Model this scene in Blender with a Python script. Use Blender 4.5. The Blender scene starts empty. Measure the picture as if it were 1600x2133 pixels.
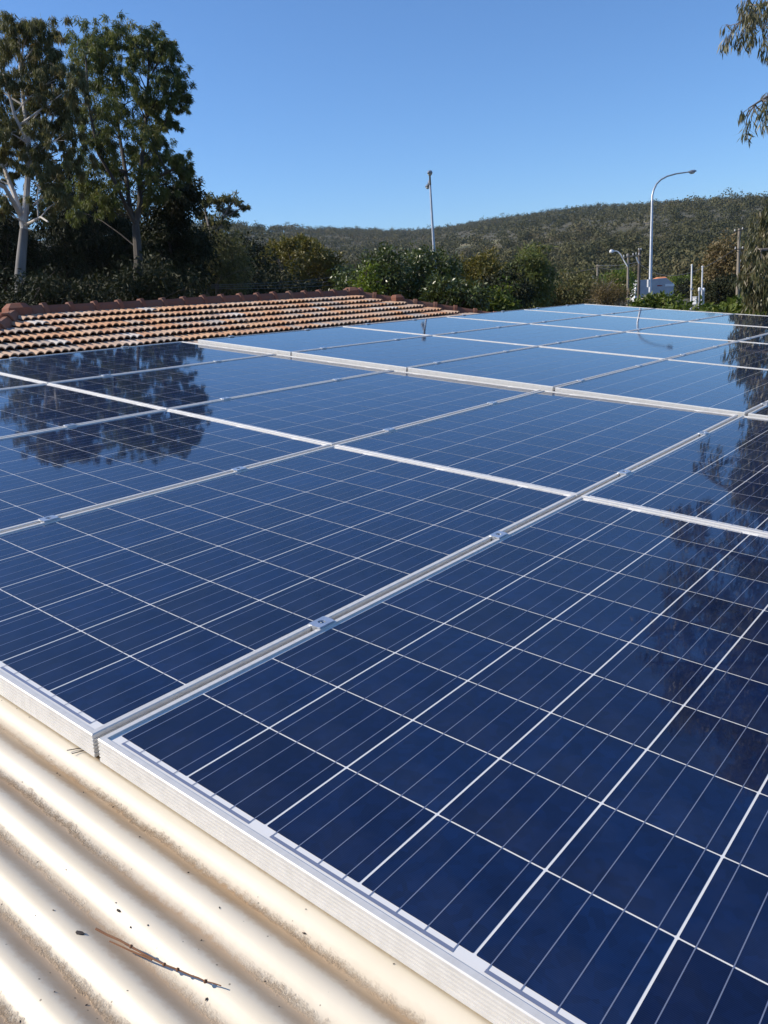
import bpy, bmesh, math, random
import numpy as np
from mathutils import Matrix, Vector

R = math.radians
scene = bpy.context.scene
COL = scene.collection
rng = np.random.default_rng(7)
random.seed(7)

# ---------------------------------------------------------------- camera
SLOPE = R(5.5)                                   # pitch of the metal roof, falling towards +x
CAM = np.array([1.05375819, -0.5508, 0.60729763])
FWD = np.array([-0.61807937, 0.7441553, -0.25339848])
RGT = np.array([0.77842531, 0.62434229, -0.06519769])
DWN = np.array([0.10969018, -0.23754913, -0.96516241])
FPX = 1686.63
cam_data = bpy.data.cameras.new('camera')
cam = bpy.data.objects.new('camera', cam_data)
COL.objects.link(cam)
m = Matrix(((RGT[0], -DWN[0], -FWD[0], CAM[0]), (RGT[1], -DWN[1], -FWD[1], CAM[1]),
            (RGT[2], -DWN[2], -FWD[2], CAM[2]), (0, 0, 0, 1)))
cam.matrix_world = m
cam_data.sensor_fit = 'HORIZONTAL'
cam_data.sensor_width = 36.0
cam_data.lens = 36.0 * FPX / 1600.0
cam_data.clip_start = 0.05
cam_data.clip_end = 9000
scene.camera = cam

# ---------------------------------------------------------------- sky, sun, exposure
SUN_EL = R(35)
SUN_AZ = math.atan2(-0.80, -0.60)                # measured from +y towards +x
world = bpy.data.worlds.new('World')
scene.world = world
world.use_nodes = True
wn = world.node_tree.nodes
wl = world.node_tree.links
bg = wn['Background']
sky = wn.new('ShaderNodeTexSky')
sky.sky_type = 'NISHITA'
sky.sun_disc = False
sky.sun_elevation = SUN_EL
sky.sun_rotation = SUN_AZ % (2 * math.pi)
sky.altitude = 100
sky.air_density = 1.0
sky.dust_density = 0.0
sky.ozone_density = 10.0
wl.new(sky.outputs[0], bg.inputs[0])
bg.inputs[1].default_value = 0.15
sun_dir = Vector((math.sin(SUN_AZ) * math.cos(SUN_EL), math.cos(SUN_AZ) * math.cos(SUN_EL), math.sin(SUN_EL)))
sd = bpy.data.lights.new('sun', 'SUN')
sd.energy = 5.0
sd.angle = R(0.53)
sd.color = (1.0, 0.91, 0.77)
so = bpy.data.objects.new('sun', sd)
COL.objects.link(so)
so.rotation_euler = (-sun_dir).to_track_quat('-Z', 'Y').to_euler()
so.location = (0, 0, 40)
vs = scene.view_settings
vs.view_transform = 'Standard'
vs.look = 'None'
vs.exposure = 0.12
vs.gamma = 1.0
vs.use_curve_mapping = False


# ---------------------------------------------------------------- helpers
def pix(u, v, z):
    """World point seen at photo pixel (u, v) at depth z metres."""
    return CAM + RGT * ((u - 800) / FPX * z) + DWN * ((v - 1066.5) / FPX * z) + FWD * z


def tag(o, label=None, cat=None, group=None, kind=None):
    if label: o['label'] = label
    if cat: o['category'] = cat
    if group: o['group'] = group
    if kind: o['kind'] = kind
    return o


def link(o, parent=None):
    COL.objects.link(o)
    if parent is not None:
        o.parent = parent
    return o


def empty(name, loc=(0, 0, 0)):
    o = bpy.data.objects.new(name, None)
    o.location = loc
    o.empty_display_size = 0.2
    return link(o)


def mesh_pd(name, verts, faces, mat=None, smooth=False):
    me = bpy.data.meshes.new(name)
    me.from_pydata([tuple(v) for v in verts], [], faces)
    if mat is not None:
        me.materials.append(mat)
    if smooth:
        me.polygons.foreach_set('use_smooth', np.ones(len(me.polygons), dtype=bool))
    me.update()
    return me


def obj(name, me, parent=None):
    return link(bpy.data.objects.new(name, me), parent)


def quads(name, V, mat, tone=None, smooth=False):
    """V: (n, 4, 3) array of separate quads."""
    n = len(V)
    me = bpy.data.meshes.new(name)
    me.vertices.add(n * 4)
    me.vertices.foreach_set('co', np.ascontiguousarray(V, dtype=np.float32).ravel())
    me.loops.add(n * 4)
    me.loops.foreach_set('vertex_index', np.arange(n * 4, dtype=np.int32))
    me.polygons.add(n)
    me.polygons.foreach_set('loop_start', np.arange(0, n * 4, 4, dtype=np.int32))
    me.polygons.foreach_set('loop_total', np.full(n, 4, dtype=np.int32))
    me.materials.append(mat)
    if tone is not None:
        at = me.attributes.new('tone', 'FLOAT', 'FACE')
        at.data.foreach_set('value', np.ascontiguousarray(tone, dtype=np.float32))
    me.update()
    return me


class MB:
    """Collects boxes, tubes, prisms into one mesh."""
    def __init__(self):
        self.v = []; self.f = []

    def add(self, verts, faces):
        b = len(self.v)
        self.v += [tuple(p) for p in verts]
        self.f += [tuple(i + b for i in q) for q in faces]
        return self

    def box(self, c, s, M=None):
        x, y, z = s[0] / 2, s[1] / 2, s[2] / 2
        P = [Vector((sx * x, sy * y, sz * z)) for sz in (-1, 1) for sy in (-1, 1) for sx in (-1, 1)]
        if M is not None: P = [M @ p for p in P]
        P = [p + Vector(c) for p in P]
        return self.add(P, [(0, 2, 3, 1), (4, 5, 7, 6), (0, 1, 5, 4), (2, 6, 7, 3), (0, 4, 6, 2), (1, 3, 7, 5)])

    def tube(self, pts, rad, n=8, cap=True):
        pts = [np.asarray(p, float) for p in pts]
        if not hasattr(rad, '__len__'): rad = [rad] * len(pts)
        rings = []
        ref = None
        for i, p in enumerate(pts):
            d = pts[min(i + 1, len(pts) - 1)] - pts[max(i - 1, 0)]
            d = d / (np.linalg.norm(d) + 1e-12)
            if ref is None:
                ref = np.array([0, 0, 1.0]) if abs(d[2]) < .9 else np.array([1.0, 0, 0])
            a = np.cross(d, ref); a /= np.linalg.norm(a) + 1e-12
            b = np.cross(d, a); ref = np.cross(a, d)
            rings.append([p + rad[i] * (math.cos(t) * a + math.sin(t) * b) for t in np.linspace(0, 2 * math.pi, n, endpoint=False)])
        V = [q for r in rings for q in r]
        F = [(i * n + j, i * n + (j + 1) % n, (i + 1) * n + (j + 1) % n, (i + 1) * n + j) for i in range(len(pts) - 1) for j in range(n)]
        if cap:
            F.append(tuple(range(n))[::-1]); F.append(tuple((len(pts) - 1) * n + j for j in range(n)))
        return self.add(V, F)

    def lathe(self, c, prof, n=16, M=None):
        V = []
        for r, z in prof:
            for t in np.linspace(0, 2 * math.pi, n, endpoint=False):
                p = Vector((r * math.cos(t), r * math.sin(t), z))
                if M is not None: p = M @ p
                V.append(p + Vector(c))
        k = len(prof)
        F = [(i * n + j, i * n + (j + 1) % n, (i + 1) * n + (j + 1) % n, (i + 1) * n + j) for i in range(k - 1) for j in range(n)]
        F.append(tuple(range(n))[::-1]); F.append(tuple((k - 1) * n + j for j in range(n)))
        return self.add(V, F)

    def mesh(self, name, mat, smooth=False):
        me = mesh_pd(name, self.v, self.f, mat)
        if smooth:
            me.polygons.foreach_set('use_smooth', np.ones(len(me.polygons), dtype=bool))
            try: me.set_sharp_from_angle(angle=R(40))
            except Exception: pass
        return me

    def build(self, name, mat, parent=None, smooth=False):
        return obj(name, self.mesh(name, mat, smooth), parent)


# ---------------------------------------------------------------- materials
class NT:
    def __init__(self, name):
        self.m = bpy.data.materials.new(name)
        self.m.use_nodes = True
        self.t = self.m.node_tree
        self.b = self.t.nodes['Principled BSDF']
        self.out = self.t.nodes['Material Output']

    def n(self, ty, **kw):
        x = self.t.nodes.new(ty)
        for k, v in kw.items(): setattr(x, k, v)
        return x

    def l(self, a, b): self.t.links.new(a, b)

    def val(self, **kw):
        for k, v in kw.items():
            i = self.b.inputs[k.replace('_', ' ')]
            i.default_value = (*v, 1) if hasattr(v, '__len__') and len(v) == 3 else v
        return self

    def ramp(self, fac, stops, interp='LINEAR'):
        r = self.n('ShaderNodeValToRGB')
        r.color_ramp.interpolation = interp
        e = r.color_ramp.elements
        while len(e) > 1: e.remove(e[0])
        e[0].position = stops[0][0]; e[0].color = (*stops[0][1], 1)
        for p, c in stops[1:]:
            x = e.new(p); x.color = (*c, 1)
        if fac is not None: self.l(fac, r.inputs[0])
        return r.outputs[0]

    def noise(self, scale, detail=3, rough=.5, vec=None, dist=0):
        x = self.n('ShaderNodeTexNoise')
        x.inputs['Scale'].default_value = scale
        x.inputs['Detail'].default_value = detail
        x.inputs['Roughness'].default_value = rough
        x.inputs['Distortion'].default_value = dist
        if vec is not None: self.l(vec, x.inputs['Vector'])
        return x.outputs['Fac']

    def coord(self, which='Object', scale=None, rot=None):
        c = self.n('ShaderNodeTexCoord').outputs[which]
        if scale is None and rot is None: return c
        mp = self.n('ShaderNodeMapping')
        if scale: mp.inputs['Scale'].default_value = scale
        if rot: mp.inputs['Rotation'].default_value = rot
        self.l(c, mp.inputs['Vector'])
        return mp.outputs[0]

    def mix(self, fac, a, b, blend='MIX'):
        x = self.n('ShaderNodeMix', data_type='RGBA', blend_type=blend)
        for s, v in ((x.inputs[0], fac), (x.inputs[6], a), (x.inputs[7], b)):
            if hasattr(v, 'is_linked') or hasattr(v, 'links'): self.l(v, s)
            elif hasattr(v, '__len__'): s.default_value = (*v, 1)
            else: s.default_value = v
        return x.outputs[2]

    def math(self, op, a, b=None, clamp=False):
        x = self.n('ShaderNodeMath', operation=op, use_clamp=clamp)
        for s, v in ((x.inputs[0], a), (x.inputs[1], b)):
            if v is None: continue
            if hasattr(v, 'links'): self.l(v, s)
            else: s.default_value = v
        return x.outputs[0]

    def bump(self, h, strength=.3, dist=.01):
        x = self.n('ShaderNodeBump')
        x.inputs['Strength'].default_value = strength
        x.inputs['Distance'].default_value = dist
        self.l(h, x.inputs['Height'])
        self.l(x.outputs[0], self.b.inputs['Normal'])
        return x

    def base(self, s): self.l(s, self.b.inputs['Base Color']); return self


def simple(name, col, rough=.6, metal=0.0, noise=None, spec=.5):
    t = NT(name).val(Base_Color=col, Roughness=rough, Metallic=metal)
    t.b.inputs['Specular IOR Level'].default_value = spec
    if noise:
        sc, amt = noise
        f = t.noise(sc, 4, .6, t.coord())
        d = tuple(c * (1 - amt) for c in col); h = tuple(min(1, c * (1 + amt)) for c in col)
        t.base(t.ramp(f, [(.3, d), (.7, h)]))
    return t.m


def glass_coat(t, rough=.026):
    """The clear cover glass of a panel, bonded to what lies beneath it."""
    t.b.inputs['Coat Weight'].default_value = 1.0
    t.b.inputs['Coat IOR'].default_value = 1.5
    t.b.inputs['Coat Roughness'].default_value = rough
    f = t.noise(34, 2, .5, t.coord('Object'))
    x = t.n('ShaderNodeBump'); x.inputs['Strength'].default_value = .012; x.inputs['Distance'].default_value = .004
    t.l(f, x.inputs['Height'])
    t.l(x.outputs[0], t.b.inputs['Coat Normal'])
    # faint film of dust and dried drops on the glass
    return t


def mat_cell():
    t = NT('silicon_cell').val(Roughness=.45)
    t.b.inputs['Specular IOR Level'].default_value = .08
    oi = t.n('ShaderNodeObjectInfo')
    c = t.ramp(oi.outputs['Random'], [(0, (.0020, .0068, .034)), (.5, (.0020, .0086, .043)), (1, (.0022, .0122, .055))])
    co = t.coord()
    off = t.n('ShaderNodeVectorMath', operation='ADD')
    t.l(co, off.inputs[0])
    cmb = t.n('ShaderNodeCombineXYZ')
    k = t.math('MULTIPLY', oi.outputs['Random'], 37.0)
    for i in range(3): t.l(k, cmb.inputs[i])
    t.l(cmb.outputs[0], off.inputs[1])
    vo = t.n('ShaderNodeTexVoronoi'); vo.inputs['Scale'].default_value = 70
    t.l(off.outputs[0], vo.inputs['Vector'])
    g = t.ramp(vo.outputs['Color'], [(0, (.76, .78, .80)), (1, (1.26, 1.26, 1.24))])
    c = t.mix(1.0, c, g, 'MULTIPLY')
    cl = t.noise(9, 3, .6, off.outputs[0])
    c = t.mix(1.0, c, t.ramp(cl, [(.3, (.74, .76, .80)), (.75, (1.2, 1.32, 1.28))]), 'MULTIPLY')
    sep = t.n('ShaderNodeSeparateXYZ'); t.l(co, sep.inputs[0])
    wv = t.math('SINE', t.math('MULTIPLY', sep.outputs[1], 2 * math.pi / .0024))
    ln = t.ramp(wv, [(.80, (0, 0, 0)), (.98, (1, 1, 1))])
    c = t.mix(t.math('MULTIPLY', ln, .13), c, (.10, .14, .26))
    du = t.noise(5, 5, .65, t.coord('Object', (1, 1, 1)))
    c = t.mix(t.math('MULTIPLY', t.ramp(du, [(.45, (0, 0, 0)), (.8, (1, 1, 1))]), .05), c, (.25, .27, .30))
    sp = t.n('ShaderNodeTexVoronoi'); sp.inputs['Scale'].default_value = 7.0
    t.l(off.outputs[0], sp.inputs['Vector'])
    dot = t.math('LESS_THAN', sp.outputs['Distance'], t.math('MULTIPLY', t.noise(3.1, 1, .5, off.outputs[0]), .034))
    c = t.mix(t.math('MULTIPLY', dot, .6), c, (.55, .55, .52))
    t.base(c)
    return glass_coat(t).m


def mat_backsheet():
    t = NT('white_backsheet').val(Base_Color=(.84, .82, .78), Roughness=.6)
    return glass_coat(t).m


def mat_ribbon():
    t = NT('tinned_ribbon').val(Base_Color=(.24, .27, .37), Roughness=.5, Metallic=.3)
    return glass_coat(t).m


def mat_alu():
    t = NT('anodised_aluminium').val(Metallic=.12, Roughness=.42)
    f = t.noise(6, 5, .65, t.coord('Object', (1, 8, 8)))
    c = t.ramp(f, [(.25, (.62, .60, .56)), (.6, (.72, .70, .66))])
    g = t.noise(55, 4, .7, t.coord())
    c = t.mix(t.math('MULTIPLY', t.ramp(g, [(.64, (0, 0, 0)), (.84, (1, 1, 1))]), .30), c, (.38, .34, .28))
    t.base(c)
    t.l(t.ramp(f, [(.2, (.5, .5, .5)), (.8, (.36, .36, .36))]), t.b.inputs['Roughness'])
    return t.m


def mat_roof_metal():
    t = NT('cream_painted_steel').val(Roughness=.42)
    co = t.coord()
    sep = t.n('ShaderNodeSeparateXYZ'); t.l(co, sep.inputs[0])
    # silt lies in lines along the foot of each wave
    ph = t.math('FRACT', t.math('ADD', t.math('DIVIDE', t.math('ADD', sep.outputs[1], 4.3 - .0015 + .0655 * 400), .0655), 0.0))
    wob = t.math('MULTIPLY', t.math('SUBTRACT', t.noise(9, 4, .6, co), .5), .22)
    wob2 = t.math('MULTIPLY', t.math('SUBTRACT', t.noise(120, 3, .6, co), .5), .20)
    ph2 = t.math('ADD', ph, t.math('ADD', wob, wob2))
    line = t.ramp(ph2, [(.42, (0, 0, 0)), (.48, (.9, .9, .9)), (.54, (.8, .8, .8)), (.62, (0, 0, 0))])
    patch = t.ramp(t.noise(3.2, 3, .6, t.coord('Object', (.8, 3, 1))), [(.36, (.10, .10, .10)), (.62, (1, 1, 1))])
    speck = t.ramp(t.noise(420, 4, .75, co), [(.40, (0, 0, 0)), (.60, (1, 1, 1))])
    silt = t.math('MULTIPLY', t.math('MULTIPLY', line, patch), t.math('ADD', t.math('MULTIPLY', speck, .75), .25))
    shade_film = t.math('MULTIPLY', t.ramp(ph2, [(.06, (0, 0, 0)), (.20, (.8, .8, .8)), (.30, (1, 1, 1)), (.46, (1, 1, 1)), (.56, (.25, .25, .25)), (.72, (0, 0, 0))]), t.ramp(t.noise(5, 4, .6, co), [(.3, (.55, .55, .55)), (.7, (.95, .95, .95))]))
    c = t.ramp(t.noise(2.5, 5, .6, co), [(.3, (.70, .61, .46)), (.7, (.77, .69, .55))])
    c = t.mix(shade_film, c, (.47, .30, .155))  # dirt film plus brown shade painted onto the flanks turned from the sun
    c = t.mix(silt, c, (.22, .14, .075))
    spots = t.n('ShaderNodeTexVoronoi'); spots.inputs['Scale'].default_value = 55; t.l(co, spots.inputs['Vector'])
    sp = t.ramp(spots.outputs['Distance'], [(.05, (1, 1, 1)), (.085, (0, 0, 0))])
    sp = t.math('MULTIPLY', sp, t.ramp(t.noise(8, 2, .5, co), [(.52, (0, 0, 0)), (.6, (1, 1, 1))]))
    c = t.mix(t.math('MULTIPLY', sp, .8), c, (.09, .065, .04))
    t.base(c)
    t.l(t.math('ADD', t.math('MULTIPLY', silt, .5), .42), t.b.inputs['Roughness'])
    t.bump(t.math('ADD', t.math('MULTIPLY', silt, 1.0), t.math('MULTIPLY', t.noise(30, 3, .5, co), .12)), .7, .003)
    return t.m


def mat_tile():
    t = NT('terracotta').val(Roughness=.85)
    oi = t.n('ShaderNodeObjectInfo')
    c = t.ramp(oi.outputs['Random'], [(0, (.56, .29, .15)), (.14, (.62, .38, .22)), (.30, (.50, .25, .13)), (.42, (.60, .42, .29)),
                                      (.55, (.52, .35, .24)), (.66, (.45, .36, .29)), (.78, (.38, .31, .26)), (.88, (.58, .30, .15)), (.95, (.60, .55, .50)), (1, (.40, .35, .31))])
    f = t.noise(14, 5, .7, t.coord('Generated'))
    c = t.mix(t.ramp(f, [(.5, (0, 0, 0)), (.8, (.6, .6, .6))]), c, (.26, .21, .17))
    t.base(c)
    t.bump(f, .3, .004)
    return t.m


def mat_ridge():
    t = NT('terracotta_ridge').val(Roughness=.85)
    f = t.noise(5, 5, .7, t.coord())
    oi = t.n('ShaderNodeObjectInfo')
    c = t.ramp(oi.outputs['Random'], [(0, (.30, .10, .05)), (.6, (.22, .075, .04)), (1, (.28, .13, .075))])
    t.base(t.mix(t.ramp(f, [(.45, (0, 0, 0)), (.75, (.75, .75, .75))]), c, (.16, .10, .075)))
    t.bump(f, .3, .006)
    return t.m


def mat_leaf(name, cols, rough=.5, trans=.25, spec=.5):
    """Leaf colour differs from leaf to leaf and from spray to spray."""
    t = NT(name).val(Roughness=rough)
    t.b.inputs['Specular IOR Level'].default_value = spec
    at = t.n('ShaderNodeAttribute', attribute_name='tone')
    c = t.ramp(at.outputs['Fac'], [(i / (len(cols) - 1), k) for i, k in enumerate(cols)])
    t.base(c)
    tr = t.n('ShaderNodeBsdfTranslucent')
    hs = t.n('ShaderNodeHueSaturation'); hs.inputs['Value'].default_value = 1.25; hs.inputs['Saturation'].default_value = 1.1
    t.l(c, hs.inputs['Color']); t.l(hs.outputs[0], tr.inputs[0])
    mx = t.n('ShaderNodeMixShader'); mx.inputs[0].default_value = trans
    t.l(t.b.outputs[0], mx.inputs[1]); t.l(tr.outputs[0], mx.inputs[2]); t.l(mx.outputs[0], t.out.inputs['Surface'])
    return t.m


def mat_bark(name, a, b):
    t = NT(name).val(Roughness=.8)
    f = t.noise(2.2, 5, .65, t.coord('Object', (1, 1, .25)))
    t.base(t.ramp(f, [(.35, a), (.65, b)]))
    t.bump(f, .4, .03)
    return t.m


def mat_ground():
    t = NT('ground_earth').val(Roughness=.95)
    co = t.coord()
    f = t.noise(.05, 6, .6, co)
    c = t.ramp(f, [(.3, (.060, .060, .028)), (.5, (.085, .075, .038)), (.7, (.12, .10, .055))])
    f2 = t.noise(1.1, 5, .7, co)
    c = t.mix(1.0, c, t.ramp(f2, [(.3, (.75, .75, .75)), (.7, (1.25, 1.25, 1.25))]), 'MULTIPLY')
    at = t.n('ShaderNodeAttribute', attribute_name='clearing')
    c = t.mix(at.outputs['Fac'], c, t.ramp(t.noise(.03, 3, .6, co), [(.4, (.26, .20, .12)), (.55, (.15, .165, .055)), (.7, (.28, .19, .12))]))
    t.base(c)
    return t.m


M = dict(
    cell=mat_cell(), back=mat_backsheet(), ribbon=mat_ribbon(), alu=mat_alu(), roof=mat_roof_metal(), tile=mat_tile(), ridge=mat_ridge(),
    clamp=simple('clamp_aluminium', (.72, .74, .77), .30, .75, (40, .12)),
    bolt=simple('stainless_bolt', (.55, .56, .58), .25, 1.0),
    dark=simple('dark_recess', (.035, .035, .04), .6),
    galv=simple('galvanised_steel', (.42, .44, .47), .45, .55, (3, .15)),
    lamp=simple('lamp_housing', (.30, .32, .35), .4, .5, (4, .2)),
    lens=simple('lamp_lens', (.72, .72, .70), .2, 0),
    wood=mat_bark('pole_timber', (.20, .165, .125), (.30, .26, .21)),
    darkwood=mat_bark('dark_pole_timber', (.070, .055, .045), (.12, .10, .085)),
    white=simple('white_paint', (.80, .80, .80), .45, 0, (3, .06)),
    porcelain=simple('porcelain', (.60, .58, .55), .3),
    wire=simple('weathered_wire', (.06, .06, .065), .6, .3),
    palewire=simple('bare_aluminium_wire', (.26, .26, .27), .45, .6),
    brick=simple('red_brick', (.30, .16, .10), .9, 0, (6, .25)),
    render=simple('cream_render', (.62, .55, .44), .85, 0, (2, .08)),
    gutter=simple('gutter_paint', (.55, .50, .42), .5),
    twig=mat_bark('twig_bark', (.13, .05, .022), (.38, .18, .08)),
    darktwig=simple('dry_needle', (.045, .035, .03), .8),
    bark_white=mat_bark('smooth_white_bark', (.40, .36, .32), (.60, .55, .49)),
    bark_bole_shade=mat_bark('shaded_lower_bark', (.13, .12, .11), (.22, .20, .18)),  # bark greyed to put the shade below the fork into the colour
    bark_grey=mat_bark('grey_bark', (.12, .10, .085), (.24, .21, .18)),
    bark_dark=mat_bark('dark_bark', (.045, .036, .030), (.085, .07, .055)),
    ground=mat_ground(),
    gum=mat_leaf('gum_leaf', [(.055, .062, .020), (.105, .110, .038), (.165, .160, .062), (.23, .165, .06)], .55, .34, .3),
    gum_green=mat_leaf('fresh_gum_leaf', [(.044, .060, .016), (.088, .112, .029), (.155, .178, .052), (.22, .19, .055)], .55, .36, .3),
    darkleaf=mat_leaf('dark_leaf', [(.011, .018, .006), (.020, .027, .008), (.032, .038, .012), (.055, .044, .014)], .65, .12, .25),
    olive=mat_leaf('olive_leaf', [(.075, .078, .014), (.12, .112, .019), (.165, .14, .023), (.18, .135, .025)], .55, .22),
    glossy=mat_leaf('glossy_leaf', [(.028, .044, .010), (.050, .074, .015), (.085, .112, .026), (.10, .115, .026)], .38, .16, .5),
    lime=mat_leaf('lime_leaf', [(.06, .10, .012), (.10, .15, .016), (.15, .20, .022), (.18, .21, .03)], .5, .35),
    hedge=mat_leaf('hedge_leaf', [(.034, .056, .010), (.07, .105, .016), (.12, .155, .026), (.19, .20, .04)], .5, .25, .3),
    brown=mat_leaf('brown_leaf', [(.085, .070, .022), (.13, .10, .034), (.17, .12, .044), (.20, .13, .055)], .6, .2),
    weep=mat_leaf('weeping_leaf', [(.050, .064, .020), (.090, .096, .036), (.15, .138, .062), (.21, .17, .10)], .42, .2),
    forest=mat_leaf('forest_leaf', [(.038, .044, .019), (.074, .075, .032), (.112, .106, .047), (.155, .124, .068)], .8, .1, .2),
)

# ================================================================ terrain
AZ0 = math.atan2(FWD[0], FWD[1])
EYE = CAM[2]
_az = np.array([-180, -70, -40, -22.95, -14, -8.54, -6.37, -3.86, -1.93, 2.88, 5.29, 7.69, 13.9, 19.79, 25.27, 45, 80, 180])
_el = np.array([3.0, 3.5, 4.8, 5.5, 5.8, 5.68, 5.35, 4.85, 4.75, 4.40, 4.46, 4.70, 4.95, 4.76, 4.50, 4.4, 3.4, 3.0])
_dc = np.array([1000, 1000, 850, 760, 720, 760, 850, 1350, 1550, 1600, 1500, 1350, 1200, 1150, 1150, 1150, 1100, 1000])


def vnoise(x, y, seed=0):
    s = np.zeros_like(x)
    r = np.random.default_rng(seed)
    for k in range(14):
        a = r.uniform(0, 2 * math.pi); fr = r.uniform(.6, 2.2); p = r.uniform(0, 6.28)
        s += np.sin((x * math.cos(a) + y * math.sin(a)) * fr + p)
    return s / 7.0


def polar(x, y):
    dx, dy = x - CAM[0], y - CAM[1]
    d = np.hypot(dx, dy)
    az = np.degrees(np.arctan2(dx, dy) - AZ0)
    az = (az + 180) % 360 - 180
    return az, d


def height(x, y):
    az, d = polar(x, y)
    el = np.interp(az, _az, _el)
    dc = np.interp(az, _az, _dc)
    top = np.tan(np.radians(el)) * dc - 8.0
    t = np.clip((d - 170) / (dc - 170), 0, 1)
    hill = top * (t ** 1.25 * (1.0 - .25 * t * t) / .75)
    hill = np.where(d > dc, top * np.clip(1 - (d - dc) / 2600, -.3, 1), hill)
    und = vnoise(x / 95.0, y / 95.0, 3) * 7.0 + vnoise(x / 40.0, y / 40.0, 5) * 2.0
    und *= np.clip((d - 190) / 250, 0, 1) * np.clip(np.abs(d - dc) / 120 + (d > dc) * 1.0, .12, 1)
    near = -3.3 + 1.1 * np.clip((d - 40) / 60, 0, 1)
    return near + hill + und


_cd = {}


def clearing(x, y):
    az, d = polar(x, y)
    c = np.zeros_like(x)
    for a0, e0, ra, rd, k in ((6.6, 3.45, .9, 95, 1), (8.2, 3.25, .6, 70, 1), (9.6, 2.95, .6, 45, .9), (5.3, 3.6, .4, 60, 1), (17.0, 3.05, .8, 30, .9), (18.4, 3.85, .4, 30, .8), (23.3, 3.35, .6, 25, .8), (12.2, 3.4, .4, 30, .9)):
        if (a0, e0) not in _cd:
            dd = np.arange(200, 1500, 4.0); aa = math.radians(a0) + AZ0
            hh = height(CAM[0] + dd * math.sin(aa), CAM[1] + dd * math.cos(aa)) + 2.0 - EYE
            j = np.argmax(np.degrees(np.arctan2(hh, dd)) > e0); _cd[a0, e0] = dd[j] if j > 0 else 900.0
        d0 = _cd[a0, e0]
        q = ((az - a0) / ra) ** 2 + ((d - d0) / rd) ** 2 + .45 * vnoise(x / 14.0, y / 14.0, 9)
        c = np.maximum(c, k * np.clip(1.6 - q * 1.3, 0, 1))
    return c


azs = np.radians(np.concatenate([np.arange(-180, -40, 4.0), np.arange(-40, 42, .6), np.arange(42, 180, 4.0)])) + AZ0
ds = np.concatenate([[0, 6, 14, 25, 40, 60, 85, 110, 140, 170], np.arange(190, 1900, 22), [2000, 2300]])
A, D = np.meshgrid(azs, ds)
X = CAM[0] + D * np.sin(A); Y = CAM[1] + D * np.cos(A)
Z = height(X, Y)
na, nd = len(azs), len(ds)
me = bpy.data.meshes.new('terrain')
ii, jj = np.meshgrid(np.arange(nd - 1), np.arange(na), indexing='ij')
F = np.stack([ii * na + jj, ii * na + (jj + 1) % na, (ii + 1) * na + (jj + 1) % na, (ii + 1) * na + jj], -1).reshape(-1, 4)
me.from_pydata(np.stack([X, Y, Z], -1).reshape(-1, 3).tolist(), [], F[:, ::-1].tolist())
me.materials.append(M['ground'])
me.polygons.foreach_set('use_smooth', np.ones(len(me.polygons), dtype=bool))
at = me.attributes.new('clearing', 'FLOAT', 'POINT')
at.data.foreach_set('value', clearing(X, Y).ravel().astype(np.float32))
me.update()
tag(obj('terrain', me), 'rolling ground rising from the houses to the wooded hills', kind='structure')


def gz(x, y):
    return float(height(np.array([float(x)]), np.array([float(y)]))[0])


# ---------------------------------------------------------------- leaves
def unit(v):
    return v / (np.linalg.norm(v, axis=-1, keepdims=True) + 1e-9)


def tris(name, V, mat, tone):
    n = len(V)
    me = bpy.data.meshes.new(name)
    me.vertices.add(n * 3)
    me.vertices.foreach_set('co', np.ascontiguousarray(V, dtype=np.float32).ravel())
    me.loops.add(n * 3)
    me.loops.foreach_set('vertex_index', np.arange(n * 3, dtype=np.int32))
    me.polygons.add(n)
    me.polygons.foreach_set('loop_start', np.arange(0, n * 3, 3, dtype=np.int32))
    me.polygons.foreach_set('loop_total', np.full(n, 3, dtype=np.int32))
    me.materials.append(mat)
    at = me.attributes.new('tone', 'FLOAT', 'FACE')
    at.data.foreach_set('value', np.ascontiguousarray(tone, dtype=np.float32))
    me.update()
    return me


def leaf_quads(P, axis, nrm, L, W):
    side = unit(np.cross(axis, nrm))
    L = np.broadcast_to(np.asarray(L, float), (len(P),))[:, None]
    W = np.broadcast_to(np.asarray(W, float), (len(P),))[:, None]
    a = P
    b = P + axis * L * .45 + side * W * .5
    c = P + axis * L
    d = P + axis * L * .45 - side * W * .5
    return np.stack([a, b, c, d], 1)


def clump_leaves(C, Rr, n, L, W, droop=.6, shell=.5, outward=.4, rg=rng, spread=.62):
    """n leaves per clump; C (k,3) centres, Rr (k,3) radii."""
    k = len(C)
    nn_ = np.full(k, n) if np.isscalar(n) else np.asarray(n)
    idx = np.repeat(np.arange(k), nn_)
    N = len(idx)
    ns = 14                                       # sprays per clump
    hang = np.array([.9, .9, 1.3]) if droop > .6 else np.ones(3)   # drooping sprays are taller than wide
    sub = C[:, None, :] + rg.normal(size=(k, ns, 3)) * Rr[:, None, :] * spread
    sub_t = rg.random((k, ns))
    si = rg.integers(0, ns, N)
    d = unit(rg.normal(size=(N, 3)))
    r = rg.random(N) ** shell
    P = sub[idx, si] + d * hang * r[:, None] * Rr[idx] * max(.30, .78 - .48 * spread)
    d = unit(P - C[idx])
    ax = unit(rg.normal(size=(N, 3)) * .55 + np.array([0, 0, -1.0]) * droop * 1.6 + d * outward)
    nr = unit(rg.normal(size=(N, 3)) + d * .8)
    s = rg.uniform(.7, 1.25, N)
    Q = leaf_quads(P, ax, nr, L * s, W * s)
    tone = np.clip(.5 * sub_t[idx, si] + .5 * rg.random(N) + .10 * (rg.random(N) > .93), 0, 1)
    return Q, tone


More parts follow.
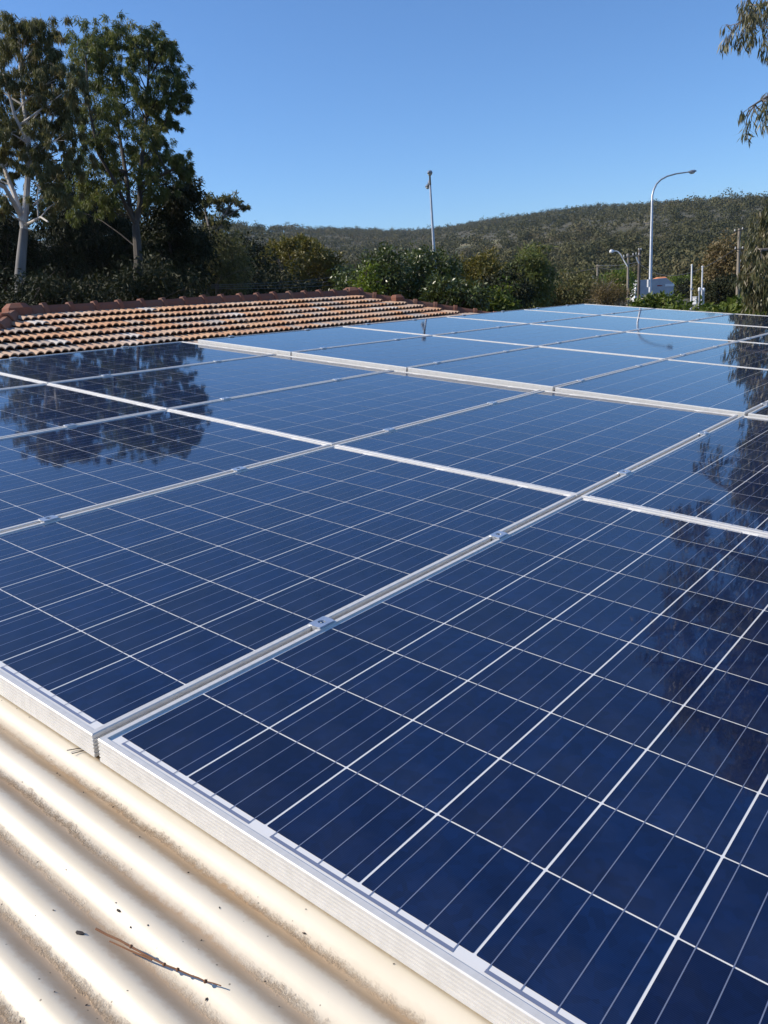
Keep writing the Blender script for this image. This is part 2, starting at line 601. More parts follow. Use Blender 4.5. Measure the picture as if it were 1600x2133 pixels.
def bent(p0, p1, sag=.08, n=5, rg=random):
    p0 = np.asarray(p0, float); p1 = np.asarray(p1, float)
    L = np.linalg.norm(p1 - p0)
    off = np.array([rg.uniform(-1, 1), rg.uniform(-1, 1), rg.uniform(-.2, 1)]) * L * sag
    return [p0 + (p1 - p0) * t + off * math.sin(math.pi * t) for t in np.linspace(0, 1, n)]


def make_tree(name, label, cat, base, limbs, C, Rr, n, L, W, leaf, bark, group=None, droop=.6, shell=.5, outward=.4, twig=.02, twigs=True, rg=rng, spread=.62, bole=None, rise=2.0):
    root = empty(name, tuple(base))
    tag(root, label, cat, group)
    b = np.asarray(base, float)
    mb = MB()
    nodes = []
    for li, (path, r0, r1) in enumerate(limbs):
        path = [np.asarray(p, float) for p in path]
        rad = np.linspace(r0, r1, len(path))
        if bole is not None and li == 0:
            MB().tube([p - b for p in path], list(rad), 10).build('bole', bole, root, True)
        else:
            mb.tube([p - b for p in path], list(rad), 8)
        for i in range(len(path) - 1):
            for t in (0, .33, .66): nodes.append((path[i] * (1 - t) + path[i + 1] * t, rad[i]))
        nodes.append((path[-1], rad[-1]))
    if twigs and len(nodes):
        NP = np.array([q[0] for q in nodes])
        for c, r in zip(C, Rr):
            hz_ = np.hypot(NP[:, 0] - c[0], NP[:, 1] - c[1])
            dd = np.linalg.norm(NP - c, axis=1) + rise * np.maximum(0, NP[:, 2] - c[2] + .55 * hz_)
            j = int(np.argmin(dd))
            rr = min(nodes[j][1] * .6, twig * 2.2)
            pts = bent(NP[j] - b, c - b, .10, 5)
            mb.tube(pts, list(np.linspace(rr, twig * .5, 5)), 5, cap=False)
            for _ in range(3):
                e = c - b + rg.normal(size=3) * r * .55
                mb.tube(bent(pts[3], e, .1, 3), [twig * .5, twig * .35, twig * .2], 4, cap=False)
    mb.build('trunk', bark, root, smooth=True)
    Q, tone = clump_leaves(C - b, Rr, n, L, W, droop, shell, outward, rg, spread)
    obj('crown', quads('crown', Q, leaf, tone), root)
    return root


def px_clumps(lst, zj=1.5, flat=.8):
    """list of (u, v, depth, radius_px) -> centres and radii in metres."""
    C = []; Rr = []
    for u, v, z, r in lst:
        z2 = z + rng.uniform(-zj, zj)
        C.append(pix(u, v, z2)); q = r / FPX * z2
        Rr.append((q, q, q * flat))
    return np.array(C), np.array(Rr)


def dome_clumps(c, r, k, cr, seed, lower=-.35):
    """clump centres spread through an egg-shaped crown."""
    g = np.random.default_rng(seed)
    P = []
    while len(P) < k:
        d = unit(g.normal(size=3)); q = g.random() ** .4
        p = d * q
        if p[2] < lower: continue
        P.append(p)
    P = np.array(P)
    C = np.asarray(c) + P * np.asarray(r) * (1 + .12 * g.normal(size=(k, 1)))
    s = cr * g.uniform(.65, 1.3, (k, 1))
    return C, np.repeat(s, 3, 1) * np.array([1, 1, .78])


def ground_at(p):
    return np.array([p[0], p[1], gz(p[0], p[1])])


# ================================================================ building under the panels
RM = Matrix.Rotation(SLOPE, 4, 'Y')
bld = empty('building', (0, 4.3, -3.3))
tag(bld, 'building under the solar panels with a cream corrugated metal roof', 'building')
PITCH = .0655
y0, y1 = -1.30, 9.98
nw = int(round((y1 - y0) / PITCH))
per = 12
ys = y0 + (y1 - y0) * np.arange(nw * per + 1) / (nw * per)
crest_off = .0015
zz = .0070 * np.cos(2 * math.pi * (ys - crest_off) / PITCH) - .0070 - .0440
xs = np.array([-4.05, -3, -2, -1, -.5, 0, .5, 1, 2, 3.2])
V = []
for x in xs:
    for y, z in zip(ys, zz):
        p = RM @ Vector((x, y, z)); V.append((p.x, p.y - 4.3, p.z + 3.3))
n = len(ys)
F = [(i * n + j, (i + 1) * n + j, (i + 1) * n + j + 1, i * n + j + 1) for i in range(len(xs) - 1) for j in range(n - 1)]
obj('roof_sheet', mesh_pd('roof_sheet', V, F, M['roof'], True), bld)
for nm, c, s in (('wall', (3.05, 4.34, -2.0), (.2, 11.1, 2.55)), ('wall', (-3.9, 4.34, -1.60), (.2, 11.1, 3.35)),
                 ('wall', (-.43, -1.1, -2.0), (6.7, .2, 2.55)), ('wall', (-.43, 9.75, -2.0), (6.7, .2, 2.55))):
    MB().box((c[0], c[1] - 4.3, c[2] + 3.3), s).build(nm, M['render'], bld)
gp = RM @ Vector((3.24, 4.34, -.10))
MB().box((gp.x + .06, gp.y - 4.3, gp.z + 3.3), (.12, 11.3, .10)).build('gutter', M['gutter'], bld)
for yy in (-1.32, 10.0):
    mb = MB()
    mb.box((0, 0, 0), (7.3, .03, .16))
    me = mb.mesh('barge_board', M['gutter'])
    o = obj('barge_board', me, bld)
    p = RM @ Vector((-.42, yy, -.12))
    o.matrix_local = Matrix.Translation((p.x, p.y - 4.3, p.z + 3.3)) @ RM

# ================================================================ solar panels
PW, PL = .981, 1.634
GX, GY = .9955, 1.638
CP = .1585
LIP, FH = .0105, .040
GL = -.0040                                      # glass lies this far under the top of the frame
MX, MY = .0150, .0285


def frame_bar(length, name):
    """Extruded side of the frame along +y, outer face at x=0, mitred ends; the outer face carries grooves."""
    prof = [(0.0015, 0), (LIP - .0006, 0), (LIP, -.0006), (LIP, -.0060), (.0034, -.0075), (.0034, -FH + .002), (.024, -FH + .002), (.024, -FH), (0, -FH)]
    for k in range(5):
        zb = -FH + .0055 + k * .0062
        prof += [(0, zb), (.0020, zb + .0006), (.0020, zb + .0020), (0, zb + .0026)]
    prof += [(0, -.0016)]
    k = len(prof)
    V = [(x, x, z) for x, z in prof] + [(x, length - x, z) for x, z in prof]
    F = [(i, (i + 1) % k, k + (i + 1) % k, k + i) for i in range(k)]
    F += [tuple(range(k))[::-1], tuple(range(k, 2 * k))]
    me = mesh_pd(name, V, F, M['alu'])
    return me


long_bar = frame_bar(PL, 'frame_bar')
short_bar = frame_bar(PW, 'frame_bar')
cw, chh, cc = .1552, .1562, .0014


def cell_mesh():
    x, y = cw / 2, chh / 2
    V = [(-x + cc, -y, 0), (x - cc, -y, 0), (x, -y + cc, 0), (x, y - cc, 0), (x - cc, y, 0), (-x + cc, y, 0), (-x, y - cc, 0), (-x, -y + cc, 0)]
    return mesh_pd('solar_cell', V, [tuple(range(8))], M['cell'])


CELL = cell_mesh()
x0, x1, yb0, yb1 = LIP - .001, PW - LIP + .001, LIP - .001, PL - LIP + .001
BACK = mesh_pd('backsheet', [(x0, yb0, GL), (x1, yb0, GL), (x1, yb1, GL), (x0, yb1, GL)], [(0, 1, 2, 3)], M['back'])
UNDER = mesh_pd('underside', [(.003, .003, -.010), (PW - .003, .003, -.010), (PW - .003, PL - .003, -.010), (.003, PL - .003, -.010)], [(3, 2, 1, 0)], M['back'])
rb = MB()
zr = GL + .0006
BARS = (.122, .374, .626, .878)


def strip(xa, ya, xb, yb):
    rb.add([(xa, ya, zr), (xb, ya, zr), (xb, yb, zr), (xa, yb, zr)], [(0, 1, 2, 3)])


for i in range(6):
    for q in BARS:
        x = MX + i * CP + CP / 2 + (q - .5) * cw
        strip(x - .00065, MY - .0065 if True else 0, x + .00065, MY + 10 * CP + .004)
for a, b in ((0, 1), (2, 3), (4, 5)):
    strip(MX + a * CP + CP / 2 + (BARS[0] - .5) * cw - .001, MY - .0115, MX + b * CP + CP / 2 + (BARS[3] - .5) * cw + .001, MY - .0065)
for a, b in ((0, 0), (1, 2), (3, 4), (5, 5)):
    strip(MX + a * CP + CP / 2 + (BARS[0] - .5) * cw - .001, MY + 10 * CP + .004, MX + b * CP + CP / 2 + (BARS[3] - .5) * cw + .001, MY + 10 * CP + .0075)
RIB = rb.mesh('busbar_ribbons', M['ribbon'])


def make_panel():
    root = bpy.data.objects.new('solar_panel', None); link(root)
    obj('backsheet', BACK, root)
    obj('underside', UNDER, root)
    bars = []
    for me, mt in ((long_bar, Matrix.Identity(4)),
                   (long_bar, Matrix.Translation((PW, PL, 0)) @ Matrix.Rotation(math.pi, 4, 'Z')),
                   (short_bar, Matrix.Translation((PW, 0, 0)) @ Matrix.Rotation(math.pi / 2, 4, 'Z')),
                   (short_bar, Matrix.Translation((0, PL, 0)) @ Matrix.Rotation(-math.pi / 2, 4, 'Z'))):
        o = obj('frame_bar', me, root); o.matrix_local = mt
    for i in range(6):
        for j in range(10):
            o = obj('solar_cell', CELL, root)
            o.location = (MX + (i + .5) * CP, MY + (j + .5) * CP, GL + .0003)
    r = obj('busbar_ribbons', RIB, root); r['kind'] = 'stuff'
    return root


def copy_thing(o):
    c = o.copy(); COL.objects.link(c)
    for ch in o.children:
        d = ch.copy(); COL.objects.link(d); d.parent = c
        for g in ch.children:
            e = g.copy(); COL.objects.link(e); e.parent = d
    return c


def front_plane():
    return RM.copy()


HX = -.99
TILT_F = RM @ Matrix.Translation((HX, 0, 0)) @ Matrix.Rotation(.0085, 4, 'Y') @ Matrix.Translation((-HX, 0, 0))
BACK_M = RM @ Matrix.Translation((.0213, 3.29, .0095)) @ Matrix.Rotation(.010, 4, 'Y') @ Matrix.Rotation(-.005, 4, 'X')
SX, SY = .9644, .9768
ROWW = ('first', 'second', 'third', 'fourth', 'fifth', 'sixth')
COLW = ('rightmost', 'second from the right', 'middle one', 'second from the left', 'leftmost')
proto = make_panel()
first = True
PANEL = {}
for row in range(6):
    for ci in range(5):
        col = -ci
        if row < 2:
            base = RM if col >= -1 else TILT_F
            mt = base @ Matrix.Translation((.0055 + col * GX, .004 + row * GY, 0))
        else:
            mt = BACK_M @ Matrix.Diagonal((SX, SY, 1, 1)) @ Matrix.Translation((.0055 + col * GX, .004 + (row - 2) * GY, 0))
        mt = mt @ Matrix.Translation((PW / 2, PL / 2, 0)) @ Matrix.Rotation(random.uniform(-.0012, .0012), 4, 'X') @ Matrix.Rotation(random.uniform(-.0012, .0012), 4, 'Y') @ Matrix.Translation((-PW / 2, -PL / 2, 0))
        o = proto if first else copy_thing(proto)
        first = False
        o.matrix_world = mt
        where = 'lower front array' if row < 2 else 'raised rear array'
        tag(o, f'blue solar panel, {COLW[ci]} in the {ROWW[row]} row from the camera', 'solar panel', f'solar panels of the {where}')
        PANEL[row, ci] = mt


# ---------------------------------------------------------------- clamps
def make_clamp(end=False):
    root = bpy.data.objects.new('panel_clamp', None); link(root)
    w = .030
    mb = MB()
    L = .046
    # plate with turned-down lips at both ends and a countersunk hole ring
    n = 20
    ring = [(.0075 * math.cos(t), .0075 * math.sin(t)) for t in np.linspace(0, 2 * math.pi, n, endpoint=False)]
    sq = []
    for t in np.linspace(0, 2 * math.pi, n, endpoint=False):
        c, s = math.cos(t), math.sin(t)
        k = 1 / max(abs(c) / (w / 2), abs(s) / (L / 2)); sq.append((c * k, s * k))
    zt, zb = .0042, .0006
    V = [(x, y, zt) for x, y in ring] + [(x, y, zt) for x, y in sq] + [(x, y, zb) for x, y in sq] + [(x, y, zb) for x, y in ring]
    F = []
    for j in range(n):
        q = (j + 1) % n
        F += [(j, n + j, n + q, q), (n + j, 2 * n + j, 2 * n + q, n + q), (2 * n + j, 3 * n + j, 3 * n + q, 2 * n + q), (3 * n + j, j, q, 3 * n + q)]
    mb.add(V, F)
    mb.build('clamp_plate', M['clamp'], root)
    lip = MB()
    for s in (-1, 1):
        lip.box((0, s * (L / 2 - .0018), -.0135), (.0105, .0030, .028))
    lip.build('clamp_lip', M['clamp'], root)
    b = MB()
    b.lathe((0, 0, 0), [(.0066, -.012), (.0066, .0016), (.0058, .0026), (.0034, .0026), (.0034, -.0006)], 14)
    b.build('bolt_head', M['bolt'], root, smooth=True)
    return root


cl = make_clamp()
first = True
SEAM = ('rightmost seam', 'second seam from the right', 'third seam from the right', 'fourth seam from the right', 'left outer edge')
fr = {0: (.304, .715), 1: (.209, .695), 2: (.195, .715), 3: (.21, .66), 4: (.20, .70), 5: (.21, .70)}
for row in range(6):
    for ci in range(5):
        for q, (yf, word) in enumerate(zip(fr[row], ('nearer', 'farther'))):
            o = cl if first else copy_thing(cl)
            first = False
            gap = (GX - PW) / 2
            sx = -gap if ci < 4 else .004
            o.matrix_world = PANEL[row, ci] @ Matrix.Translation((sx, yf * PL + random.uniform(-.006, .006), .0)) @ Matrix.Rotation(random.uniform(-.02, .02), 4, 'Z')
            tag(o, f'{word} silver clamp on the {SEAM[ci]} of the {ROWW[row]} panel row', 'clamp', 'clamps holding down the solar panels')


# ================================================================ debris on the metal roof
def on_roof(x, y, lift=0.0):
    z = .0070 * math.cos(2 * math.pi * (y - crest_off) / PITCH) - .0070 - .0440 + lift
    p = RM @ Vector((x, y, z)); return np.array(p)


def roof_hit(u, v, lift=0.0):
    d = RGT * ((u - 800) / FPX) + DWN * ((v - 1066.5) / FPX) + FWD
    nrm = np.array(RM @ Vector((0, 0, 1)))
    p0 = nrm * -.052
    t = ((p0 - CAM) @ nrm) / (d @ nrm)
    q = RM.inverted() @ Vector(CAM + d * t)
    return q.x, q.y


def draped(path, r, lift=None):
    out = []
    for u, v in path:
        x, y = roof_hit(u, v); out.append((x, y))
    return out


tw = [roof_hit(u, v) for u, v in ((202, 1955), (250, 1978), (300, 2003), (345, 2024), (400, 2046), (430, 2060), (462, 2072))]
base = on_roof(*tw[3])
root = empty('twig', tuple(base))
tag(root, 'reddish brown eucalyptus twig lying across the corrugations of the cream roof', 'twig')
zs = [-.0390, -.0400, -.0415, -.0425, -.0430, -.0425, -.0410]
pts = [np.array(RM @ Vector((x, y, z + .0012))) - base for (x, y), z in zip(tw, zs)]
pts2 = []
for i in range(len(pts) - 1):
    for t in (0, .5): pts2.append(pts[i] * (1 - t) + pts[i + 1] * t + rng.normal(size=3) * .0004)
pts2.append(pts[-1])
MB().tube(pts2, list(np.linspace(.0013, .0006, len(pts2))), 8).build('stem', M['twig'], root, True)
kn = MB()
for k in (3, 6, 7, 10):
    kn.lathe(pts2[k], [(.0004, -.0024), (.0021, -.0010), (.0023, .0006), (.0008, .0022)], 8)
kn.build('bud_scars', M['twig'], root, True)
side = [roof_hit(u, v) for u, v in ((230, 1975), (275, 1996), (318, 2014))]
MB().tube([np.array(RM @ Vector((x, y, -.0420))) - base for x, y in side], [.0008, .001, .0012], 6).build('side_shoot', M['twig'], root, True)
for lab, path in (('thin dark dry needle poking out of the panel gap, upper of the two', ((141, 1574), (165, 1571), (190, 1571))),
                  ('thin dark dry needle poking out of the panel gap, lower of the two', ((151, 1581), (178, 1575), (207, 1572)))):
    q = [roof_hit(u, v) for u, v in path]
    P = [np.array(RM @ Vector((x, y, -.0425 + k * .0010))) for k, (x, y) in enumerate(q)]
    b = P[1]
    o = MB().tube([p - b for p in P], .0007, 6).build('dry_needle', M['darktwig'])
    o.location = tuple(b)
    tag(o, lab, 'needle', 'dry needles at the panel corner')
bits = [(168, 1955, 14, 'short dark stem fragment beside the twig on the cream roof'), (247, 1901, 10, 'dark curled leaf chip in the lit crest above the twig'),
        (272, 1932, 6, 'small dark square chip right above the twig, left of a smaller one'), (309, 1937, 5, 'tiny dark chip above the middle of the twig'),
        (113, 1908, 5, 'tiny dark seed near the left edge above the twig'), (119, 1610, 6, 'dark speck of bark below the needles at the panel corner'),
        (48, 1478, 5, 'dark chip near the left edge below the front panel frame'), (292, 1749, 5, 'dark fleck on the crest between twig and panel frame'),
        (242, 1888, 4, 'tiny dark sliver on the sunlit crest left of centre'), (62, 1503, 4, 'lower dark chip near the left edge under the front panel frame'),
        (393, 1824, 5, 'greyish leaf crumb on the crest right of the twig'), (820, 2020, 4, 'dark crumb close to the foot of the near panel frame')]
for u, v, s, lab in bits:
    x, y = roof_hit(u, v)
    p = on_roof(x, y, .0006)
    b = bmesh.new()
    bmesh.ops.create_icosphere(b, subdivisions=1, radius=1)
    k = s * .00030
    for vv in b.verts:
        vv.co = Vector((vv.co.x * k * random.uniform(.8, 1.9 if s > 8 else 1.2), vv.co.y * k * random.uniform(.4, .8), vv.co.z * k * random.uniform(.25, .5)))
    me = bpy.data.meshes.new('leaf_chip'); b.to_mesh(me); b.free(); me.materials.append(M['darktwig'])
    o = obj('leaf_chip', me); o.location = tuple(p); o.rotation_euler = (0, SLOPE, random.uniform(0, 3))
    tag(o, lab, 'leaf litter', 'bits of litter on the corrugated roof')

# grit and leaf crumbs, mostly lying in the valleys
g = np.random.default_rng(99)
gm = MB()
for _ in range(230):
    x = g.uniform(-.8, 1.0)
    k = g.integers(-9, 0)
    y = crest_off + PITCH * (k + .5 + (g.normal() * .10 if g.random() < .7 else g.uniform(-.5, .5)))
    if y > -.004: continue
    p = on_roof(x, y, .0003)
    r = g.uniform(.0004, .0011) * (1.8 if g.random() < .06 else 1)
    a = g.uniform(0, 3.14); L = r * g.uniform(1, 3)
    ca, sa = math.cos(a), math.sin(a)
    V = [p + np.array([ca * L, sa * L, 0]), p + np.array([-sa * r, ca * r, r * .2]), p + np.array([-ca * L, -sa * L, 0]), p + np.array([sa * r, -ca * r, r * .2]), p + np.array([0, 0, r * .9])]
    gm.add(V, [(0, 1, 4), (1, 2, 4), (2, 3, 4), (3, 0, 4)])
tag(gm.build('leaf_crumbs', M['darktwig']), 'dark grit and leaf crumbs strewn along the corrugation valleys', kind='stuff')

# ================================================================ tiled house
TP = math.tan(R(17)); CT, ST = math.cos(R(17)), math.sin(R(17))
RX, RZ = -9.50, .775                             # ridge line
RY0, RY1 = 4.95, 11.62                           # its ends
EAVE_X = -6.15
house = empty('tiled_house', (RX, 8.3, -3.3))
tag(house, 'house with a weathered orange terracotta tiled hip roof behind the panels', 'house')
HB = np.array([RX, 8.3, -3.3])


def hp(x, y, z): return (x - HB[0], y - HB[1], z - HB[2])


run = EAVE_X - RX
ez = RZ - TP * run - .06
WX = 2 * RX - EAVE_X
rf = MB()
a0, a1 = (RX, RY0, RZ - .06), (RX, RY1, RZ - .06)
e = [(EAVE_X, RY0 - run, ez), (EAVE_X, RY1 + run, ez), (WX, RY1 + run, ez), (WX, RY0 - run, ez)]
rf.add([hp(*p) for p in (a0, a1, *e)], [(0, 2, 3, 1), (1, 3, 4), (1, 4, 5, 0), (0, 5, 2)])
rf.build('roof_underlay', M['ridge'], house)
MB().box(hp((EAVE_X + WX) / 2, (RY0 + RY1) / 2, (ez - 3.3) / 2 - .1), (EAVE_X - WX - 1.0, RY1 - RY0 + 2 * run - 1.0, ez + 3.3 - .2)).build('wall', M['brick'], house)
# one tile
TW, TG, TLEN = .205, .272, .325
prof = []
nn = 14
for k in range(nn + 1):
    t = k / nn
    prof.append((t * TW, .036 * (abs(math.sin(2 * math.pi * t)) ** .8)))
V = []
for (s, lift) in ((-.05, .000), (TG + .003, .062)):
    for y, z in prof: V.append((s, y, z + lift))
for y, z in prof: V.append((TG + .003, y, z + .062 - .014))
F = [(i, nn + 1 + i, nn + 2 + i, i + 1) for i in range(nn)] + [(nn + 1 + i, 2 * nn + 2 + i, 2 * nn + 3 + i, nn + 2 + i) for i in range(nn)]
TILE = mesh_pd('roof_tile', V, F, M['tile'])
SLM = Matrix(((CT, 0, ST, 0), (0, 1, 0, 0), (-ST, 0, CT, 0), (0, 0, 0, 1)))   # x: down the slope
cnt = 0
late = []
for r in range(9):
    s0 = .10 + r * TG
    xr = RX + s0 * CT
    ya = RY0 - (s0 + TG * .7) * CT + .05
    yb = RY1 + (s0 + TG * .35) * CT - .10
    k0 = math.ceil((ya - 4.0) / TW); k1 = math.floor((yb - TW - 4.0) / TW)
    for k in range(k0, k1 + 1):
        p = Vector((RX, 4.0 + k * TW + random.uniform(-.003, .003), RZ - .062)) + Vector((CT, 0, -ST)) * s0
        Mt = Matrix.Translation(Vector(hp(*p))) @ SLM @ Matrix.Rotation(random.uniform(-.022, .022), 4, 'Z') @ Matrix.Rotation(random.uniform(-.016, .016), 4, 'Y')
        if r < 6 and cnt < 300:
            o = obj('roof_tile', TILE, house); o.matrix_local = Mt; cnt += 1
        else:
            late.append(Mt)
lt = MB()
for Mt in late: lt.add([Mt @ Vector(v) for v in V], F)
o = lt.build('lower_tiles', M['tile'], house); o['kind'] = 'stuff'


# ridge and hip caps
def cap_mesh(L, name='ridge_cap', w=.10, h=.060):
    def sec(x, k, dz=0):
        return [(x, -w * k, -.065 * k + dz), (x, -w * .62 * k, h * .35 * k + dz), (x, -.03 * k, h * k + dz), (x, .03 * k, h * k + dz), (x, w * .62 * k, h * .35 * k + dz), (x, w * k, -.065 * k + dz)]
    S = [sec(0, .90), sec(L - .055, .97), sec(L - .05, 1.14, .012), sec(L + .012, 1.17, .016), sec(L + .012, .93, 0)]
    V = [p for s in S for p in s]
    F = [(i * 6 + j, i * 6 + j + 1, (i + 1) * 6 + j + 1, (i + 1) * 6 + j) for i in range(4) for j in range(5)]
    return mesh_pd(name, V, F, M['ridge'])


CAP = cap_mesh(.385)
ncap = int((RY1 - RY0) / .385)
for k in range(ncap + 1):
    o = obj('ridge_cap', CAP, house)
    o.matrix_local = Matrix.Translation(Vector(hp(RX, RY0 + k * .385, RZ + random.uniform(-.006, .006)))) @ Matrix.Rotation(math.pi / 2 + random.uniform(-.02, .02), 4, 'Z')
for (yy, sg) in ((RY0, -1), (RY1, 1)):
    for wx in (1, -1):
        d = Vector((wx, sg, -TP)).normalized()
        for k in range(11 if wx > 0 else 3):
            p = Vector((RX, yy, RZ)) + d * (.08 + k * .40)
            xax = d; yax = Vector((0, 0, 1)).cross(xax).normalized(); zax = xax.cross(yax)
            mt = Matrix((xax, yax, zax)).transposed().to_4x4(); mt.translation = Vector(hp(p.x, p.y, p.z - .012 + random.uniform(-.006, .006)))
            o = obj('hip_cap', CAP, house); o.matrix_local = mt
ENDC = MB()
ENDC.lathe((0, 0, 0), [(.23, -.08), (.21, .03), (.13, .095), (.05, .10)], 6)
ENDM = ENDC.mesh('ridge_end_cap', M['ridge'])
for yy in (RY0, RY1):
    o = obj('ridge_end_cap', ENDM, house); o.location = hp(RX, yy, RZ + .01); o.scale = (.85, .85, .9)
p = Vector((RX, RY1, RZ)) + Vector((1, 1, -TP)) * .62
o = obj('ridge_end_cap', ENDM, house); o.location = hp(p.x, p.y, p.z + .02); o.scale = (.72, .72, .75)
# ribbed terracotta vent behind the ridge
vt = empty('roof_vent', tuple(pix(572, 640, 15.2)))
tag(vt, 'red ribbed domed roof vent peeping over the tiled ridge', 'vent')
V = []; n = 24
for r, z in ((.17, -.45), (.17, .0), (.19, .02), (.165, .10), (.10, .165), (.03, .19)):
    for k in range(n):
        t = 2 * math.pi * k / n; rr = r * (1 + (.10 if k % 2 else -.08) * (z > .0))
        V.append((rr * math.cos(t), rr * math.sin(t), z + .02))
F = [(i * n + j, i * n + (j + 1) % n, (i + 1) * n + (j + 1) % n, (i + 1) * n + j) for i in range(5) for j in range(n)] + [tuple(5 * n + j for j in range(n))]
obj('ribbed_dome', mesh_pd('ribbed_dome', V, F, simple('red_vent_paint', (.42, .11, .07), .5)), vt)


# ================================================================ poles and lamps
def pole_base(u, v, z):
    """foot on the ground below the sight line"""
    p = pix(u, v, z)
    return np.array([p[0], p[1], gz(p[0], p[1])]), p


def lamp_head(mb, c, d, L=.62, w=.26, h=.16):
    """cobra-head body: returns meshes oriented along d"""
    d = unit(np.asarray(d, float)); s = unit(np.cross(d, [0, 0, 1])); up = np.cross(s, d)
    prof = [(0, .25, .3), (.18, .55, .65), (.5, 1, 1), (.8, .95, .95), (1, .5, .45)]
    V = []
    for t, kw, kh in prof:
        for (a, b) in ((-1, -.15), (-.85, .35), (-.4, .6), (.4, .6), (.85, .35), (1, -.15), (.6, -.4), (-.6, -.4)):
            V.append(c + d * (t * L) + s * (a * w / 2 * kw) + up * (b * h * kh))
    F = [(i * 8 + j, i * 8 + (j + 1) % 8, (i + 1) * 8 + (j + 1) % 8, (i + 1) * 8 + j) for i in range(4) for j in range(8)]
    F += [tuple(range(8))[::-1], tuple(32 + j for j in range(8))]
    mb.add(V, F)
    return s, up


def lens_bowl(mb, c, d, L, w, h):
    d = unit(np.asarray(d, float)); s = unit(np.cross(d, [0, 0, 1])); up = np.cross(s, d)
    V = []
    n = 12
    for k, dz in ((1, -.30), (.85, -.62), (.45, -.85)):
        for j in range(n):
            t = 2 * math.pi * j / n
            V.append(c + d * (L * .55 + L * .33 * k * math.cos(t)) + s * (w * .42 * k * math.sin(t)) + up * (dz * h))
    F = [(i * n + j, i * n + (j + 1) % n, (i + 1) * n + (j + 1) % n, (i + 1) * n + j) for i in range(2) for j in range(n)] + [tuple(24 + j for j in range(n))]
    mb.add(V, F)


# tall curved lamp on the right
foot, _ = pole_base(1354, 620, 55)
root = empty('street_lamp', tuple(foot))
tag(root, 'tall galvanised street lamp with a single curved outreach arm bending right', 'street lamp', 'street lamps along the road')
top = pix(1358.5, 420, 55)
rt = unit(pix(1440, 400, 55) - pix(1358, 400, 55)); rt[2] = 0; rt = unit(rt)
sh = [foot, foot * .5 + top * .5, top]
MB().tube([p - foot for p in sh], [.14, .11, .075], 12).build('pole', M['galv'], root, True)
arm = [pix(u, v, 55) for u, v in ((1358.5, 420), (1359, 407), (1362, 395), (1368, 383), (1377, 374), (1390, 367), (1408, 362), (1425, 359.5), (1433, 358.5))]
MB().tube([p - foot for p in arm], list(np.linspace(.075, .040, len(arm))), 10).build('outreach_arm', M['galv'], root, True)
h = MB(); hd = unit(arm[-1] - arm[-2]); lamp_head(h, arm[-1] - foot - hd * .05, hd, .62, .30, .17); hb_ = h.build('lamp_head', M['lamp'], root, True)
h = MB(); lens_bowl(h, arm[-1] - foot - hd * .05, hd, .62, .30, .17); h.build('lens', M['lens'], hb_, True)
sp = pix(1351, 590, 54.8) - foot
MB().box(sp, (.10, .30, .50)).build('sign_plate', M['white'], root)

# double lamp seen end-on
foot, _ = pole_base(907.5, 540, 46)
root = empty('street_lamp', tuple(foot))
tag(root, 'slender double-headed street lamp seen end-on above the glossy dark bush', 'street lamp', 'street lamps along the road')
top = pix(896.2, 385, 46)
MB().tube([p * 0 + q for p, q in zip((foot, foot, foot), (foot - foot, (foot * .45 + top * .55) - foot, top - foot))], [.115, .085, .055], 12).build('pole', M['galv'], root, True)
fh = np.array([FWD[0], FWD[1], 0]); fh = unit(fh)
for sgn, (u, v), zz_ in ((-1, (895.5, 361), 44.4), (1, (891.5, 385.5), 48.3)):
    end = pix(u, v, zz_)
    mid = top * .5 + end * .5 + np.array([0, 0, .22])
    MB().tube([top - foot, mid - foot, end - foot], [.06, .05, .035], 8).build('outreach_arm', M['galv'], root, True)
    d = unit(end - mid)
    h = MB(); lamp_head(h, end - foot, d, .60, .30, .18); hb_ = h.build('lamp_head', M['lamp'], root, True)
    h = MB(); lens_bowl(h, end - foot, d, .60, .30, .18); h.build('lens', M['lens'], hb_, True)


# timber power poles
def power_pole(label, u0, v0, u1, v1, z, r0, r1, mat):
    a = pix(u1, v1, z); b = pix(u0, v0, z)
    foot = np.array([a[0], a[1], gz(a[0], a[1])])
    root = empty('power_pole', tuple(foot)); tag(root, label, 'power pole', 'power poles beyond the hedge')
    MB().tube([np.zeros(3), (b - foot) * .5, b - foot], [r0, (r0 + r1) / 2, r1], 10).build('pole', mat, root, True)
    return root, foot, b


RH = unit(np.array([RGT[0], RGT[1], 0]))
Zp = 70
root, foot, top = power_pole('pale timber power pole carrying a curved white street light arm', 1308.8, 528, 1307.5, 625, Zp, .12, .095, M['wood'])
arm = [pix(u, v, Zp) for u, v in ((1307, 555), (1300, 543), (1293, 530), (1288, 524.5), (1284, 522.8), (1280, 523.3))]
MB().tube([p - foot for p in arm], .045, 8).build('lamp_arm', M['white'], root, True)
h = MB(); d = unit(arm[-1] - arm[-2]); lamp_head(h, arm[-1] - foot, d, .42, .34, .30); h.build('lamp_head', M['white'], root, True)
c0, c1 = pix(1298, 537, Zp - .15), pix(1326, 531.5, Zp - .15)
xa_ = MB().tube([c0 - foot, c1 - foot], .055, 6).build('crossarm', M['wood'], root)
for t in (.05, .3, .75, .97):
    p = c0 * (1 - t) + c1 * t - foot
    MB().lathe(p + np.array([0, 0, .05]), [(.03, 0), (.06, .04), (.045, .09), (.06, .13), (.02, .19)], 8).build('insulator', M['porcelain'], xa_, True)
ins1 = [c0, c1]
root, foot, top2 = power_pole('dark timber power pole standing just right of the pale one', 1332.5, 517, 1329.5, 622, Zp + 3, .15, .12, M['darkwood'])
br = [pix(u, v, Zp + 2.7) for u, v in ((1325.5, 535), (1328, 543), (1330.5, 547), (1331, 549))]
